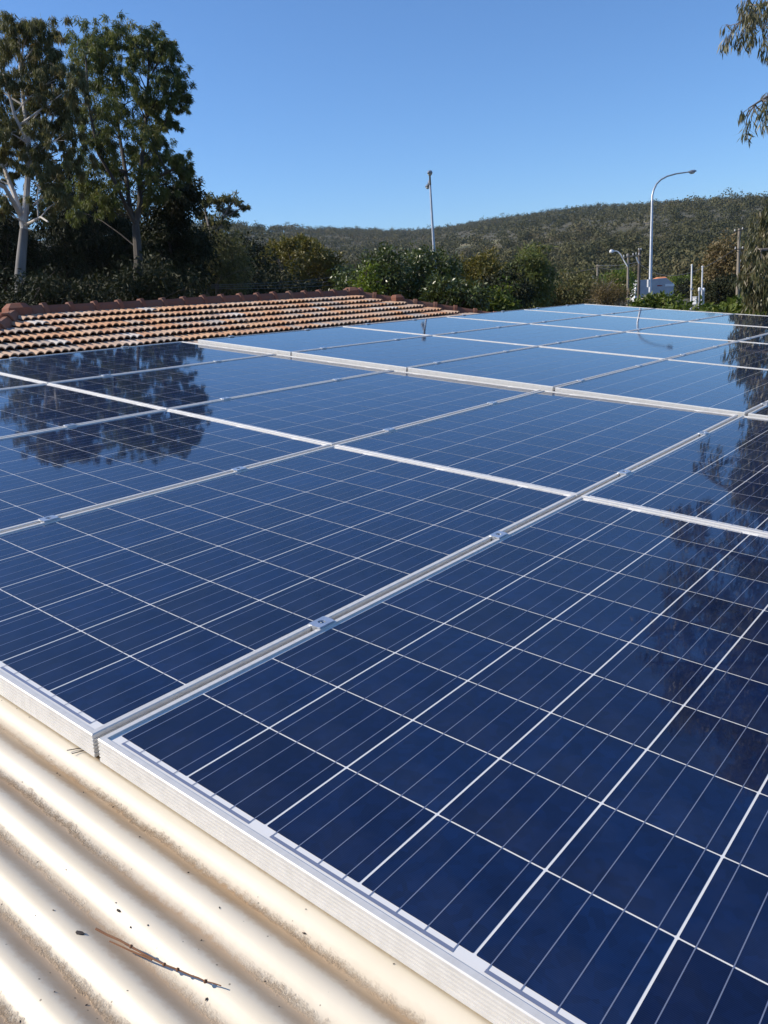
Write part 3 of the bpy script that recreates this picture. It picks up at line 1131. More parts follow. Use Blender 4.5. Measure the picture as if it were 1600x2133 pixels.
MB().tube([p - foot for p in br], .06, 6).build('bracket', M['galv'], root, True)
MB().box(pix(1333, 531.5, Zp + 2.8) - foot, (.42, .12, .09)).build('crossarm', M['darkwood'], root)
for u, v in ((1331, 521), (1335.5, 521), (1331, 531)):
    MB().lathe(pix(u, v, Zp + 2.8) - foot, [(.03, 0), (.06, .04), (.045, .09), (.06, .13), (.02, .19)], 8).build('insulator', M['porcelain'], root, True)
root, foot, top3 = power_pole('short grey power pole with a leaning timber strut', 1245, 551, 1243.5, 605, 85, .12, .10, M['wood'])
MB().tube([pix(1233.5, 573, 84.6) - foot, pix(1243.5, 600, 84.9) - foot], .10, 8).build('strut', M['porcelain'], root, True)
MB().box(pix(1246, 553.5, 84.8) - foot, (.5, .1, .09)).build('crossarm', M['wood'], root)
root, foot, top4 = power_pole('tall pale power pole with thin crossarms beside the weeping foliage', 1540.3, 476, 1538.5, 612, 42, .11, .07, M['wood'])
for (ua, va, ub, vb, r) in ((1529, 483, 1549, 477.5, .025), (1530, 519.5, 1549, 518, .03)):
    MB().tube([pix(ua, va, 41.8) - foot, pix(ub, vb, 41.8) - foot], r, 6).build('crossarm', M['darkwood'], root)
MB().tube([pix(1545, 526, 41.9) - foot, pix(1546, 534, 41.9) - foot, pix(1543, 545, 41.9) - foot], .03, 6).build('cable_drop', M['palewire'], root, True)
for u, v in ((1531, 482), (1547, 478), (1532, 519), (1547, 518)):
    MB().lathe(pix(u, v, 41.8) - foot, [(.02, 0), (.04, .03), (.03, .06), (.04, .08), (.01, .12)], 8).build('insulator', M['porcelain'], root, True)
for lab, u, v0, v1, z in (('plain white steel post standing alone left of the pair of capped stubs', 1441, 552, 640, 38), ('plain white steel post standing among the capped stubs', 1463, 555, 640, 38)):
    a = pix(u - .6, v1, z); b = pix(u + .4, v0, z); ft = ground_at(a)
    root = empty('steel_post', tuple(ft)); tag(root, lab, 'post', 'white steel posts behind the hedge')
    MB().tube([np.zeros(3), b - ft], [.042, .034], 10).build('shaft', M['white'], root, True)
    MB().lathe(b - ft, [(.05, -.02), (.055, 0), (.03, .03)], 10).build('cap', M['white'], root, True)
    MB().lathe(pix(u - .3, 602, z) - ft, [(.06, -.05), (.075, -.04), (.075, .04), (.06, .05)], 10).build('band', M['galv'], root, True)
for lab, u, v0, z in (('grey stub post with a white cap, left of the two stubs', 1457.3, 600, 37), ('grey stub post with a white cap, right of the two stubs', 1466, 601, 37)):
    b = pix(u, v0, z); ft = ground_at(b)
    root = empty('stub_post', tuple(ft)); tag(root, lab, 'post', 'capped stub posts behind the hedge')
    MB().tube([np.zeros(3), b - ft - np.array([0, 0, .10])], .045, 10).build('shaft', M['galv'], root, True)
    MB().lathe(b - ft, [(.055, -.14), (.065, -.12), (.065, -.01), (.04, .03)], 10).build('cap', M['white'], root, True)
bx = pix(1447.5, 628, 36.5); ft = ground_at(bx)
root = empty('meter_box', tuple(ft)); tag(root, 'small white meter box on a stand beside the white posts', 'box')
MB().box(bx - ft + np.array([0, 0, .03]), (.16, .12, .30)).build('cabinet', M['white'], root)
MB().box(bx - ft + np.array([0, 0, .20]), (.19, .15, .03)).build('lid', M['white'], root)
MB().tube([np.zeros(3), bx - ft - np.array([0, 0, .12])], .035, 8).build('stand', M['galv'], root)


# wires
def wire(label, a, b, sag, r, mat, n=16):
    a = np.asarray(a); b = np.asarray(b); mid = (a + b) / 2
    pts = [a * (1 - t) + b * t - np.array([0, 0, 4 * sag * t * (1 - t)]) - mid for t in np.linspace(0, 1, n)]
    o = MB().tube(pts, r, 5).build('power_line', mat)
    o.location = tuple(mid)
    tag(o, label, 'power line', 'power lines strung between the poles')


wire('black power line from the strutted pole to the dark pole', pix(1245, 556, 85), pix(1331, 549, Zp + 3), .35, .022, M['wire'])
wire('black power line running left from the strutted pole over the dark trees', pix(1020, 579, 100), pix(1244, 558, 85), .4, .024, M['wire'])
wire('black power line from the dark pole rightwards to the tall pale pole', pix(1331, 548, Zp + 3), pix(1531, 519, 42), 1.2, .018, M['wire'])
wire('pale upper power line leaving the strutted pole towards the dark pole', pix(1246, 553, 85), pix(1331, 545, Zp + 3), .15, .014, M['palewire'])
for k, (va, vb, lab) in enumerate(((593, 571, 'highest'), (596, 580, 'middle'), (600, 589, 'lowest'))):
    wire(f'{lab} thin pale power line crossing the dark trees above the ridge', pix(440, va, 34), pix(735, vb, 44), .12, .005, M['palewire'])

# ================================================================ truck and far house
tc = pix(1358, 600, 100)
g = gz(tc[0], tc[1])
truck = empty('truck', (tc[0], tc[1], g)); tag(truck, 'white truck with a grey covered load bed, parked behind the bush', 'truck')
yaw = math.atan2(RH[1], RH[0])
TM = Matrix.Rotation(yaw, 3, 'Z')


def tp(x, y, z): return TM @ Vector((x, y, z))


H0 = .60 + .30 - g                               # roof line height above its ground
def tprism(poly, y0_, y1_, name, mat, par=None):
    n = len(poly)
    V = [tp(x, y0_, z) for x, z in poly] + [tp(x, y1_, z) for x, z in poly]
    F = [tuple(range(n))[::-1], tuple(range(n, 2 * n))] + [(i, (i + 1) % n, n + (i + 1) % n, n + i) for i in range(n)]
    return MB().add(V, F).build(name, mat, par or truck)


grey_tarp = simple('grey_tarpaulin', (.42, .44, .48), .6, 0, (2, .1))
tprism([(-1.75, .9), (-1.75, H0 - .05), (1.45, H0), (2.35, H0 - .75), (2.35, .9)], -.95, .95, 'load_cover', grey_tarp)
cab_ = tprism([(-2.35, .55), (-2.35, 1.35), (-2.15, H0 - .25), (-1.80, H0 - .02), (-1.80, .55)], -.9, .9, 'cab', M['white'])
tprism([(-2.22, 1.42), (-2.06, H0 - .35), (-1.92, H0 - .35), (-1.92, 1.42)], -.91, .91, 'window', simple('tinted_glass', (.02, .025, .03), .1), cab_)
tail_ = tprism([(1.3, H0 - 1.0), (1.35, H0 - .72), (2.42, H0 - .78), (2.42, H0 - 1.05)], -.99, .99, 'tail_panel', M['white'])
tprism([(.35, H0 - .93), (.35, H0 - .78), (.95, H0 - .83), (.95, H0 - .90)], -1.0, -.985, 'red_marking', simple('red_marking', (.25, .02, .025), .4), tail_)
tprism([(-2.3, .45), (-2.3, .62), (2.35, .62), (2.35, .45)], -.8, .8, 'chassis', M['dark'])
for wx in (-1.6, 1.4):
    for wy in (-.8, .8):
        Mw = (TM.to_4x4() @ Matrix.Rotation(math.pi / 2, 4, 'X')).to_3x3()
        MB().lathe(tp(wx, wy, .36), [(.2, -.11), (.36, -.10), (.36, .10), (.2, .11)], 16, Mw).build('wheel', M['dark'], truck, True)
hc = pix(1371, 600, 135)
gh = gz(hc[0], hc[1])
fh_ = empty('cottage', (hc[0], hc[1], gh)); tag(fh_, 'distant house with a bright orange roof showing above the truck', 'house')
HH = .60 - gh
MB().box((0, 0, HH / 2 - .2), (8, 6, HH - .4)).build('wall', M['render'], fh_)
V = [tp(-2.4, -3, HH - .45), tp(2.2, -3, HH - .45), tp(2.2, 3, HH - .45), tp(-2.4, 3, HH - .45), tp(-.1, -.6, HH + .62), tp(.9, -.6, HH + .62), tp(.9, .6, HH + .62), tp(-.1, .6, HH + .62)]
MB().add(V, [(0, 1, 5, 4), (1, 2, 6, 5), (2, 3, 7, 6), (3, 0, 4, 7), (4, 5, 6, 7)]).build('roof', simple('orange_roof', (.62, .24, .10), .8, 0, (2, .1)), fh_)

# ================================================================ trees
# --- big white-trunked gum at the far left
Zg = 26.0
b1 = ground_at(pix(38, 660, Zg))
fork = pix(50, 478, Zg)
limbs = [([b1, pix(40, 590, Zg), pix(45, 530, Zg), fork], .19, .13),
         ([fork, pix(44, 450, Zg), pix(30, 405, Zg), pix(8, 350, Zg + .5), pix(-20, 300, Zg + 1)], .11, .05),
         ([fork, pix(53, 440, Zg), pix(58, 370, Zg - .3), pix(60, 300, Zg - .5), pix(50, 220, Zg), pix(42, 140, Zg), pix(38, 70, Zg + .3)], .12, .035),
         ([pix(52, 455, Zg), pix(65, 432, Zg + .4), pix(85, 415, Zg + 1), pix(105, 400, Zg + 1.4)], .06, .03),
         ([pix(50, 470, Zg), pix(70, 460, Zg - .4), pix(85, 452, Zg - 1), pix(100, 462, Zg - 1.4)], .05, .025),
         ([pix(58, 360, Zg), pix(80, 320, Zg + .8), pix(90, 310, Zg + 1), pix(115, 230, Zg + 1.4), pix(105, 130, Zg + 1.5)], .07, .03),
         ([pix(60, 300, Zg - .5), pix(30, 240, Zg - 1), pix(10, 160, Zg - 1.2)], .06, .03),
         ([pix(44, 450, Zg), pix(10, 390, Zg - 1), pix(-40, 360, Zg - 1.5), pix(-90, 300, Zg - 1.5)], .08, .03)]
cl1 = [(40, 48, Zg, 24), (12, 66, Zg, 26), (62, 62, Zg, 26), (84, 75, Zg, 22), (104, 82, Zg, 14), (20, 95, Zg, 32), (58, 100, Zg, 32), (90, 112, Zg, 26), (-15, 80, Zg, 30), (-30, 120, Zg, 40),
       (108, 130, Zg, 22), (72, 142, Zg, 26), (8, 130, Zg, 28), (118, 165, Zg, 24), (-20, 170, Zg, 40), (20, 165, Zg, 20), (95, 165, Zg, 22), (130, 195, Zg, 24), (70, 195, Zg, 18), (10, 205, Zg, 22), (120, 230, Zg, 26), (-30, 230, Zg, 36),
       (70, 235, Zg, 20), (30, 240, Zg, 20), (140, 250, Zg, 24), (95, 262, Zg, 24), (10, 270, Zg, 26), (50, 285, Zg, 20), (120, 290, Zg, 26), (80, 300, Zg, 22), (150, 180, Zg, 20), (0, 305, Zg, 26), (-35, 320, Zg, 34), (30, 320, Zg, 22),
       (75, 335, Zg, 18), (105, 330, Zg, 22), (130, 345, Zg, 22), (85, 372, Zg, 18), (110, 395, Zg, 20), (20, 360, Zg, 14), (-20, 390, Zg, 22), (95, 445, Zg, 16), (130, 415, Zg, 18), (-50, 270, Zg, 40), (-60, 180, Zg, 40), (-70, 350, Zg, 34), (5, 430, Zg, 13), (150, 300, Zg, 22)]
C, Rr = px_clumps(cl1, 1.3)
make_tree('gum_tree', 'tall gum tree with a forked white trunk and drooping olive leaves at the left edge', 'tree', b1, limbs, C, Rr * 1.12, 1450, .19, .025, M['gum'], M['bark_white'], 'tall gum trees on the left', droop=.9, shell=.55, outward=.2, twig=.016, bole=M['bark_bole_shade'], spread=.92)

# --- tall dense gum next to it
Zg = 30.0
b2 = ground_at(pix(287, 660, Zg))
fk = pix(283, 470, Zg)
limbs = [([b2, pix(286, 600, Zg), pix(288, 540, Zg), fk], .19, .14),
         ([fk, pix(292, 420, Zg), pix(290, 370, Zg), pix(300, 300, Zg), pix(306, 220, Zg), pix(310, 140, Zg), pix(308, 80, Zg)], .11, .03),
         ([fk, pix(270, 430, Zg + .4), pix(262, 360, Zg + .6), pix(250, 290, Zg + 1), pix(238, 200, Zg + 1), pix(232, 110, Zg + 1)], .10, .03),
         ([fk, pix(268, 440, Zg - .5), pix(240, 380, Zg - 1), pix(205, 320, Zg - 1.3), pix(185, 220, Zg - 1.5), pix(178, 110, Zg - 1.2)], .09, .03),
         ([pix(291, 385, Zg), pix(320, 372, Zg - .6), pix(350, 358, Zg - 1), pix(378, 342, Zg - 1)], .08, .03),
         ([pix(306, 220, Zg), pix(330, 215, Zg + .5), pix(355, 200, Zg + .6), pix(382, 185, Zg + .6)], .06, .025),
         ([pix(262, 360, Zg), pix(225, 345, Zg + .8), pix(190, 350, Zg + 1.2)], .08, .03)]
cl2 = [(185, 68, Zg, 24), (165, 88, Zg, 20), (210, 80, Zg, 15), (240, 66, Zg, 22), (225, 90, Zg, 18), (258, 80, Zg, 18), (272, 92, Zg, 14), (308, 70, Zg, 17), (325, 82, Zg, 16), (300, 95, Zg, 18), (345, 92, Zg, 16), (352, 108, Zg, 15),
       (180, 115, Zg, 24), (205, 120, Zg, 18), (155, 130, Zg, 22), (285, 115, Zg, 15), (335, 125, Zg, 20), (320, 110, Zg, 12), (275, 125, Zg, 14), (230, 140, Zg, 22), (260, 150, Zg, 24), (195, 150, Zg, 24), (355, 145, Zg, 17), (370, 165, Zg, 16), (340, 165, Zg, 16),
       (150, 170, Zg, 26), (285, 175, Zg, 24), (215, 175, Zg, 26), (180, 195, Zg, 26), (250, 190, Zg, 26), (378, 185, Zg, 17), (390, 200, Zg, 9), (355, 190, Zg, 12), (300, 200, Zg, 18), (140, 210, Zg, 26), (225, 215, Zg, 26), (270, 220, Zg, 24), (190, 235, Zg, 24), (165, 245, Zg, 24),
       (320, 220, Zg, 16), (245, 245, Zg, 24), (335, 235, Zg, 16), (355, 215, Zg, 10), (370, 222, Zg, 10), (357, 255, Zg, 9), (305, 250, Zg, 22), (210, 265, Zg, 26), (150, 280, Zg, 24), (330, 265, Zg, 15), (280, 270, Zg, 22), (240, 285, Zg, 24), (185, 295, Zg, 26), (315, 290, Zg, 22), (290, 305, Zg, 20), (220, 310, Zg, 22),
       (335, 300, Zg, 12), (320, 320, Zg, 20), (300, 335, Zg, 20), (260, 320, Zg, 20), (160, 330, Zg, 24), (190, 345, Zg, 22), (345, 335, Zg, 14), (330, 352, Zg, 18), (370, 330, Zg, 13), (388, 345, Zg, 13), (375, 362, Zg, 14), (392, 358, Zg, 10), (305, 370, Zg, 18), (225, 350, Zg, 16), (250, 370, Zg, 16), (175, 375, Zg, 22), (205, 390, Zg, 22),
       (240, 400, Zg, 18), (150, 400, Zg, 20), (320, 385, Zg, 18), (185, 420, Zg, 20), (230, 430, Zg, 18), (160, 440, Zg, 22), (300, 412, Zg, 14), (330, 410, Zg, 16)]
C, Rr = px_clumps(cl2, 1.6)
make_tree('gum_tree', 'tall dense dark green gum tree with several stems, highest against the sky', 'tree', b2, limbs, C, Rr * 1.02, 1050, .175, .027, M['gum_green'], M['bark_dark'], 'tall gum trees on the left', droop=.65, shell=.5, outward=.35, twig=.013, spread=.80, rise=1.2)

# --- dark trees filling the lower left
def px_tree(name, label, u, v, z, ru, rv, k, cr, n, L, W, leaf, bark, seed, group, lower=-.5, droop=.4, outward=.5, shell=.5, trunk=.14, depth=1.0, twig=.02, spread=.42):
    c = pix(u, v, z)
    rx = ru / FPX * z; rz = rv / FPX * z
    C, Rr = dome_clumps((0, 0, 0), (1, depth, 1), k, 1, seed, lower)
    g = np.random.default_rng(seed + 500)
    RF = unit(np.array([FWD[0], FWD[1], 0]))
    P = c + C[:, :1] * RH * rx + C[:, 1:2] * RF * rx + C[:, 2:] * np.array([0, 0, 1.0]) * rz
    Rr = Rr * cr
    b = ground_at(c)
    hgt = c[2] - b[2]
    limbs = [([b, b * .5 + c * .5 + g.normal(size=3) * .1 * np.array([1, 1, 0]), c + np.array([0, 0, rz * .3])], trunk, trunk * .4)]
    for q in range(3):
        a = g.uniform(0, 6.28); t = g.uniform(.55, .8)
        s = b * (1 - t) + c * t
        e = s + np.array([math.cos(a) * rx * .6, math.sin(a) * rx * .6, rz * .8])
        limbs.append(([s, s * .45 + e * .55 + np.array([0, 0, .1]), e], trunk * .55, trunk * .2))
    return make_tree(name, label, 'tree', b, limbs, P, Rr, n, L, W, leaf, bark, group, droop, shell, outward, twig, rg=g, spread=spread)


G1 = 'dark trees in the lower left'
px_tree('dark_tree', 'dark bushy tree filling the left edge under the white gum', 0, 540, 36, 70, 115, 36, .85, 330, .24, .06, M['darkleaf'], M['bark_dark'], 11, G1)
px_tree('dark_tree', 'dark tangled tree between the white trunk and the dense gum', 135, 520, 38, 85, 150, 56, .85, 330, .24, .06, M['darkleaf'], M['bark_dark'], 12, G1)
px_tree('dark_tree', 'dark leafy tree below the dense gum, right of its stem', 240, 525, 40, 85, 145, 52, .9, 330, .24, .06, M['darkleaf'], M['bark_dark'], 13, G1)
px_tree('dark_tree', 'nearly black rounded tree with a lobed top right of the dense gum', 360, 500, 34, 78, 135, 60, .6, 480, .19, .06, M['darkleaf'], M['bark_dark'], 14, G1, lower=-.8)
px_tree('dark_tree', 'low dark shrubby tree behind the middle of the tiled ridge', 300, 610, 30, 110, 60, 26, .6, 300, .2, .06, M['darkleaf'], M['bark_dark'], 15, G1)
px_tree('dark_tree', 'low olive dark shrub behind the left end of the tiled ridge', 90, 625, 24, 120, 50, 30, .5, 300, .15, .045, M['darkleaf'], M['bark_dark'], 16, G1)
px_tree('dark_tree', 'dark twiggy tree with pale stems left of the olive tree', 445, 550, 38, 65, 100, 40, .75, 280, .2, .05, M['gum'], M['bark_grey'], 17, G1)
px_tree('dark_tree', 'black rounded tree wedged behind the olive tree at its left', 505, 560, 52, 55, 65, 26, .9, 300, .26, .09, M['darkleaf'], M['bark_dark'], 18, G1)
px_tree('dark_tree', 'low dark undergrowth tree behind the ridge below the olive tree', 560, 615, 44, 130, 45, 30, .8, 300, .24, .08, M['darkleaf'], M['bark_dark'], 19, G1)
# lobed top of the nearly black tree reaching right
Zu = 44
bu = ground_at(pix(440, 640, Zu))
limbs = [([bu, pix(442, 560, Zu), pix(438, 480, Zu)], .22, .14), ([pix(438, 480, Zu), pix(430, 450, Zu), pix(425, 425, Zu), pix(432, 412, Zu)], .09, .03),
         ([pix(438, 480, Zu), pix(465, 455, Zu), pix(478, 430, Zu), pix(490, 418, Zu)], .09, .03), ([pix(465, 455, Zu), pix(490, 440, Zu), pix(508, 431, Zu)], .05, .02), ([pix(438, 500, Zu), pix(460, 470, Zu), pix(465, 440, Zu)], .07, .03)]
C, Rr = px_clumps([(436, 412, Zu, 12), (448, 414, Zu, 9), (426, 425, Zu, 8), (480, 416, Zu, 14), (495, 420, Zu, 9), (470, 412, Zu, 8), (462, 432, Zu, 11), (478, 440, Zu, 9), (487, 444, Zu, 7), (509, 431, Zu, 4.5), (420, 445, Zu, 9), (455, 452, Zu, 12), (440, 460, Zu, 14), (470, 468, Zu, 14), (425, 480, Zu, 16), (450, 490, Zu, 18), (475, 492, Zu, 15)], .8, .6)
make_tree('spreading_tree', 'spreading tree with flat open crown lobes against the sky above the hill', 'tree', bu, limbs, C, Rr, 300, .2, .055, M['gum'], M['bark_grey'], 'tall gum trees on the left', droop=.3, outward=.5, twig=.025)
# --- olive rounded tree
G2 = 'rounded trees in the middle distance'
Zo = 58
bo = ground_at(pix(625, 620, Zo))
C, Rr = px_clumps([(575, 522, Zo, 22), (598, 512, Zo, 20), (560, 535, Zo, 18), (625, 508, Zo, 20), (645, 512, Zo, 20), (612, 530, Zo, 26), (640, 535, Zo, 26), (665, 530, Zo, 22), (585, 545, Zo, 24), (680, 545, Zo, 20), (695, 555, Zo, 20), (660, 555, Zo, 26), (708, 570, Zo, 16), (625, 560, Zo, 26), (595, 570, Zo, 26), (565, 562, Zo, 20), (715, 588, Zo, 14), (685, 580, Zo, 26), (650, 585, Zo, 26), (615, 592, Zo, 24), (575, 595, Zo, 22), (700, 602, Zo, 20), (660, 610, Zo, 22)], 2.6, .8)
make_tree('olive_tree', 'broad olive green rounded tree behind the tiled ridge, sunlit on its left', 'tree', bo, [([bo, pix(622, 590, Zo), pix(610, 550, Zo)], .3, .12), ([pix(622, 590, Zo), pix(660, 560, Zo), pix(680, 550, Zo)], .16, .07), ([pix(622, 600, Zo), pix(590, 570, Zo), pix(578, 540, Zo)], .16, .07)],
          C, Rr, 800, .26, .10, M['olive'], M['bark_dark'], G2, droop=.1, outward=.7, shell=.35, twig=.04, spread=.42)
# --- glossy broad-leaved bushes behind the hip
G3 = 'glossy leaved bushes behind the tiled hip'
px_tree('glossy_bush', 'upright dark glossy bush with white leaf glints, left of the pair behind the hip', 790, 583, 21, 44, 58, 34, .30, 190, .105, .044, M['glossy'], M['bark_dark'], 31, G3, lower=-.9, droop=.1, outward=.8)
px_tree('glossy_bush', 'broad dark glossy bush glinting white below the slender double lamp', 880, 594, 22, 74, 60, 60, .34, 200, .105, .044, M['glossy'], M['bark_dark'], 32, G3, lower=-.9, droop=.1, outward=.8)
px_tree('glossy_bush', 'low glossy bush with pale leaf glints at the far end of the hip', 945, 622, 19, 62, 40, 36, .27, 170, .10, .042, M['glossy'], M['bark_dark'], 33, G3, lower=-.9, droop=.1, outward=.8)
px_tree('lime_shrub', 'yellow green upright shrub in front of the glossy bush by the ridge end', 768, 605, 19.5, 20, 48, 22, .22, 110, .10, .035, M['lime'], M['bark_dark'], 34, 'bright green shrubs', lower=-.9, droop=.2, outward=.7)
px_tree('dark_tree', 'small dark leafy tree between the olive tree and the lime shrub', 730, 600, 24, 36, 38, 22, .33, 110, .13, .05, M['glossy'], M['bark_dark'], 35, G1, lower=-.9)
# --- trees in the middle
px_tree('brown_tree', 'rounded olive brown tree right of the glossy bushes', 1003, 575, 40, 42, 50, 34, .62, 300, .2, .07, M['olive'], M['bark_dark'], 41, G2, lower=-.8, droop=.2, outward=.6)
px_tree('brown_tree', 'olive tree with a domed crown left of the power line, second of the middle pair', 1100, 590, 46, 56, 56, 40, .75, 280, .22, .08, M['gum_green'], M['bark_dark'], 42, G2, lower=-.8, droop=.2, outward=.6)
px_tree('dark_tree', 'dark shaded tree standing between the two middle olive trees', 1050, 612, 38, 48, 44, 28, .6, 300, .2, .07, M['darkleaf'], M['bark_dark'], 43, G2, lower=-.8)
px_tree('dark_tree', 'low dark green tree left of the grey brown shrub', 1180, 610, 52, 60, 36, 30, .75, 260, .22, .08, M['gum'], M['bark_dark'], 44, G2, lower=-.8)
px_tree('glossy_bush', 'low yellow green bush at the corner of the raised panels', 1035, 632, 21, 52, 26, 26, .26, 90, .13, .05, M['hedge'], M['bark_dark'], 45, G3, lower=-.9, droop=.2, outward=.7)
px_tree('dry_shrub', 'grey brown twiggy shrub beyond the far corner of the panels', 1262, 616, 30, 42, 36, 30, .36, 150, .13, .02, M['brown'], M['bark_grey'], 46, 'shrubs beyond the panels', lower=-.9, droop=-.2, outward=.7)
px_tree('lime_tree', 'bright lime green tree beside the pale power pole', 1288, 592, 84, 26, 28, 22, .9, 200, .26, .11, M['lime'], M['bark_dark'], 47, 'bright green shrubs', lower=-.8, droop=.2, outward=.6)
px_tree('lime_tree', 'dark green shaded tree right behind the lime tree', 1300, 590, 92, 16, 32, 16, .9, 200, .26, .11, M['hedge'], M['bark_dark'], 48, 'bright green shrubs', lower=-.8)
px_tree('lime_tree', 'yellow green small tree right of the truck', 1418, 596, 125, 24, 24, 20, 1.0, 200, .3, .13, M['lime'], M['bark_dark'], 49, 'bright green shrubs', lower=-.8, droop=.2, outward=.6)
px_tree('yellow_bush', 'yellowish green rounded bush in front of the truck', 1352, 641, 20, 46, 22, 30, .20, 130, .12, .05, M['hedge'], M['bark_dark'], 50, 'shrubs beyond the panels', lower=-.9, droop=.2, outward=.7)
px_tree('dark_tree', 'dark tree behind the truck and the lamp post', 1350, 582, 170, 62, 26, 26, 1.7, 220, .55, .22, M['darkleaf'], M['bark_dark'], 51, G2, lower=-.8)
px_tree('dark_tree', 'dark shadowed tree between the truck and the white posts', 1425, 612, 122, 32, 26, 22, 1.3, 220, .4, .17, M['darkleaf'], M['bark_dark'], 52, G2, lower=-.8)
px_tree('brown_tree', 'tall olive brown tree left of the tall pale power pole', 1512, 562, 62, 34, 62, 40, .95, 240, .26, .10, M['brown'], M['bark_dark'], 53, G2, lower=-.8, droop=.3)
px_tree('brown_tree', 'brownish tree between the white posts and the tall power pole', 1478, 592, 70, 26, 40, 26, .9, 240, .28, .10, M['olive'], M['bark_dark'], 54, G2, lower=-.8)
px_tree('dark_tree', 'dark bushy tree at the foot of the tall power pole', 1515, 612, 48, 42, 34, 26, .62, 280, .2, .07, M['darkleaf'], M['bark_dark'], 55, G2, lower=-.8)
# --- hedge along the far side of the panels
hedge_pts = []
g = np.random.default_rng(77)
for u in np.arange(1385, 1760, 9):
    for k in range(3):
        z = 15.5 - (u - 1385) / 375 * 2.0 + g.uniform(-.5, .5)
        topv = 640 - min(26, max(0, (u - 1470)) * .20) + 4 * math.sin(u * .11)
        hedge_pts.append((u + g.uniform(-4, 4), topv + 12 + k * 15 + g.uniform(-4, 4), z, 15))
C, Rr = px_clumps(hedge_pts, .3, .9)
hb = ground_at(pix(1560, 700, 14.5))
limbs = []
for u in range(1395, 1760, 40):
    p = pix(u, 665, 14.6); limbs.append(([ground_at(p), p], .05, .02))
make_tree('leafy_hedge', 'bright green leafy hedge running along the far right edge of the panels', 'hedge', hb, limbs, C, Rr, 70, .13, .045, M['hedge'], M['bark_dark'], None, droop=.3, outward=.6, twigs=False)
# --- weeping foliage at the right edge
Zw = 12.0
wp = []
for u, v, r in ((1602, 452, 16), (1596, 470, 18), (1588, 492, 18), (1612, 480, 24), (1575, 515, 20), (1600, 515, 24), (1570, 540, 20), (1592, 545, 26), (1562, 565, 16), (1583, 575, 24), (1608, 560, 26), (1562, 590, 16), (1580, 600, 24), (1605, 600, 26), (1570, 620, 18), (1595, 625, 22), (1630, 470, 30), (1640, 520, 34), (1645, 580, 34), (1635, 630, 26), (1690, 450, 46), (1700, 540, 46), (1690, 610, 40), (1760, 480, 46), (1760, 580, 46), (1620, 430, 20), (1660, 420, 34), (1720, 390, 40)):
    wp.append((u, v, Zw + g.uniform(-.2, 1.2), r))
for v in range(120, 440, 26):
    for u in (1680, 1705, 1740, 1780, 1830):
        wp.append((u + g.uniform(-8, 14), v + g.uniform(-10, 10), Zw + g.uniform(-.2, 1.2), 30))
C, Rr = px_clumps(wp, .25, 1.1)
bw = ground_at(pix(1680, 650, Zw + .6))
tp_ = pix(1690, 430, Zw + .6)
make_tree('weeping_tree', 'weeping pale leaved tree hanging down at the right edge', 'tree', bw, [([bw, pix(1684, 560, Zw + .6), tp_], .14, .07), ([tp_, pix(1640, 440, Zw + .5), pix(1605, 455, Zw + .5)], .06, .02), ([pix(1684, 520, Zw + .6), pix(1640, 520, Zw), pix(1585, 520, Zw)], .05, .02)], C, Rr, 340, .125, .020, M['weep'], M['bark_grey'], None, droop=1.3, outward=.1, shell=.45, twig=.010, rise=0)
# --- big gum overhanging from the right
Zr = 11.0
br_ = ground_at(pix(2120, 700, Zr))
tk = pix(2080, -150, Zr)
limbs = [([br_, pix(2110, 500, Zr), pix(2100, 200, Zr), tk, pix(2060, -500, Zr), pix(2030, -850, Zr)], .24, .05),
         ([tk, pix(1950, -220, Zr), pix(1800, -250, Zr), pix(1650, -280, Zr), pix(1540, -330, Zr)], .09, .02),
         ([pix(2095, 100, Zr), pix(1950, -20, Zr), pix(1800, -60, Zr), pix(1680, -20, Zr), pix(1590, 10, Zr), pix(1545, 45, Zr)], .08, .012),
         ([pix(2098, 250, Zr), pix(1900, 130, Zr), pix(1760, 120, Zr), pix(1660, 170, Zr), pix(1600, 200, Zr), pix(1560, 225, Zr)], .06, .008),
         ([pix(2060, -500, Zr), pix(1900, -600, Zr), pix(1750, -620, Zr), pix(1670, -560, Zr)], .07, .02),
         ([pix(2070, -350, Zr), pix(1900, -430, Zr), pix(1700, -430, Zr), pix(1570, -430, Zr)], .07, .02)]
rc = [(1552, 8, 16), (1580, 5, 22), (1600, 25, 24), (1560, 40, 15), (1535, 52, 11), (1520, 78, 13), (1545, 80, 14), (1565, 72, 15), (1590, 62, 18), (1558, 60, 14), (1602, 85, 20), (1512, 92, 7), (1588, 98, 9), (1572, 20, 18), (1545, 25, 8), (1510, 55, 5),
      (1600, 215, 11), (1590, 235, 13), (1602, 245, 14), (1572, 228, 9), (1565, 250, 7), (1592, 262, 9), (1553, 268, 9), (1556, 282, 9), (1545, 236, 7), (1600, 195, 6)]
rc2 = []
g = np.random.default_rng(5)
while len(rc2) < 190:
    u = g.uniform(1500, 2500); v = g.uniform(-1050, 230)
    # left outline of the crown
    lim = np.interp(v, [-1050, -920, -750, -550, -460, -340, -200, -70, 0, 60, 130, 230], [1990, 1900, 1770, 1650, 1560, 1515, 1560, 1625, 1640, 1660, 1690, 1720])
    if u < lim + 30: continue
    if v > 60 and g.random() < .45: continue
    rc2.append((u, v, g.uniform(30, 56)))
lst = [(u, v, Zr + g.uniform(-.5, .8), r) for u, v, r in rc] + [(u, v, Zr + g.uniform(-1.3, 1.8), r) for u, v, r in rc2]
C, Rr = px_clumps(lst, .12, 1.0)
nl = np.array([int(np.clip((r / 15.) ** 2 * 55, 14, 420)) for *_, r in lst])
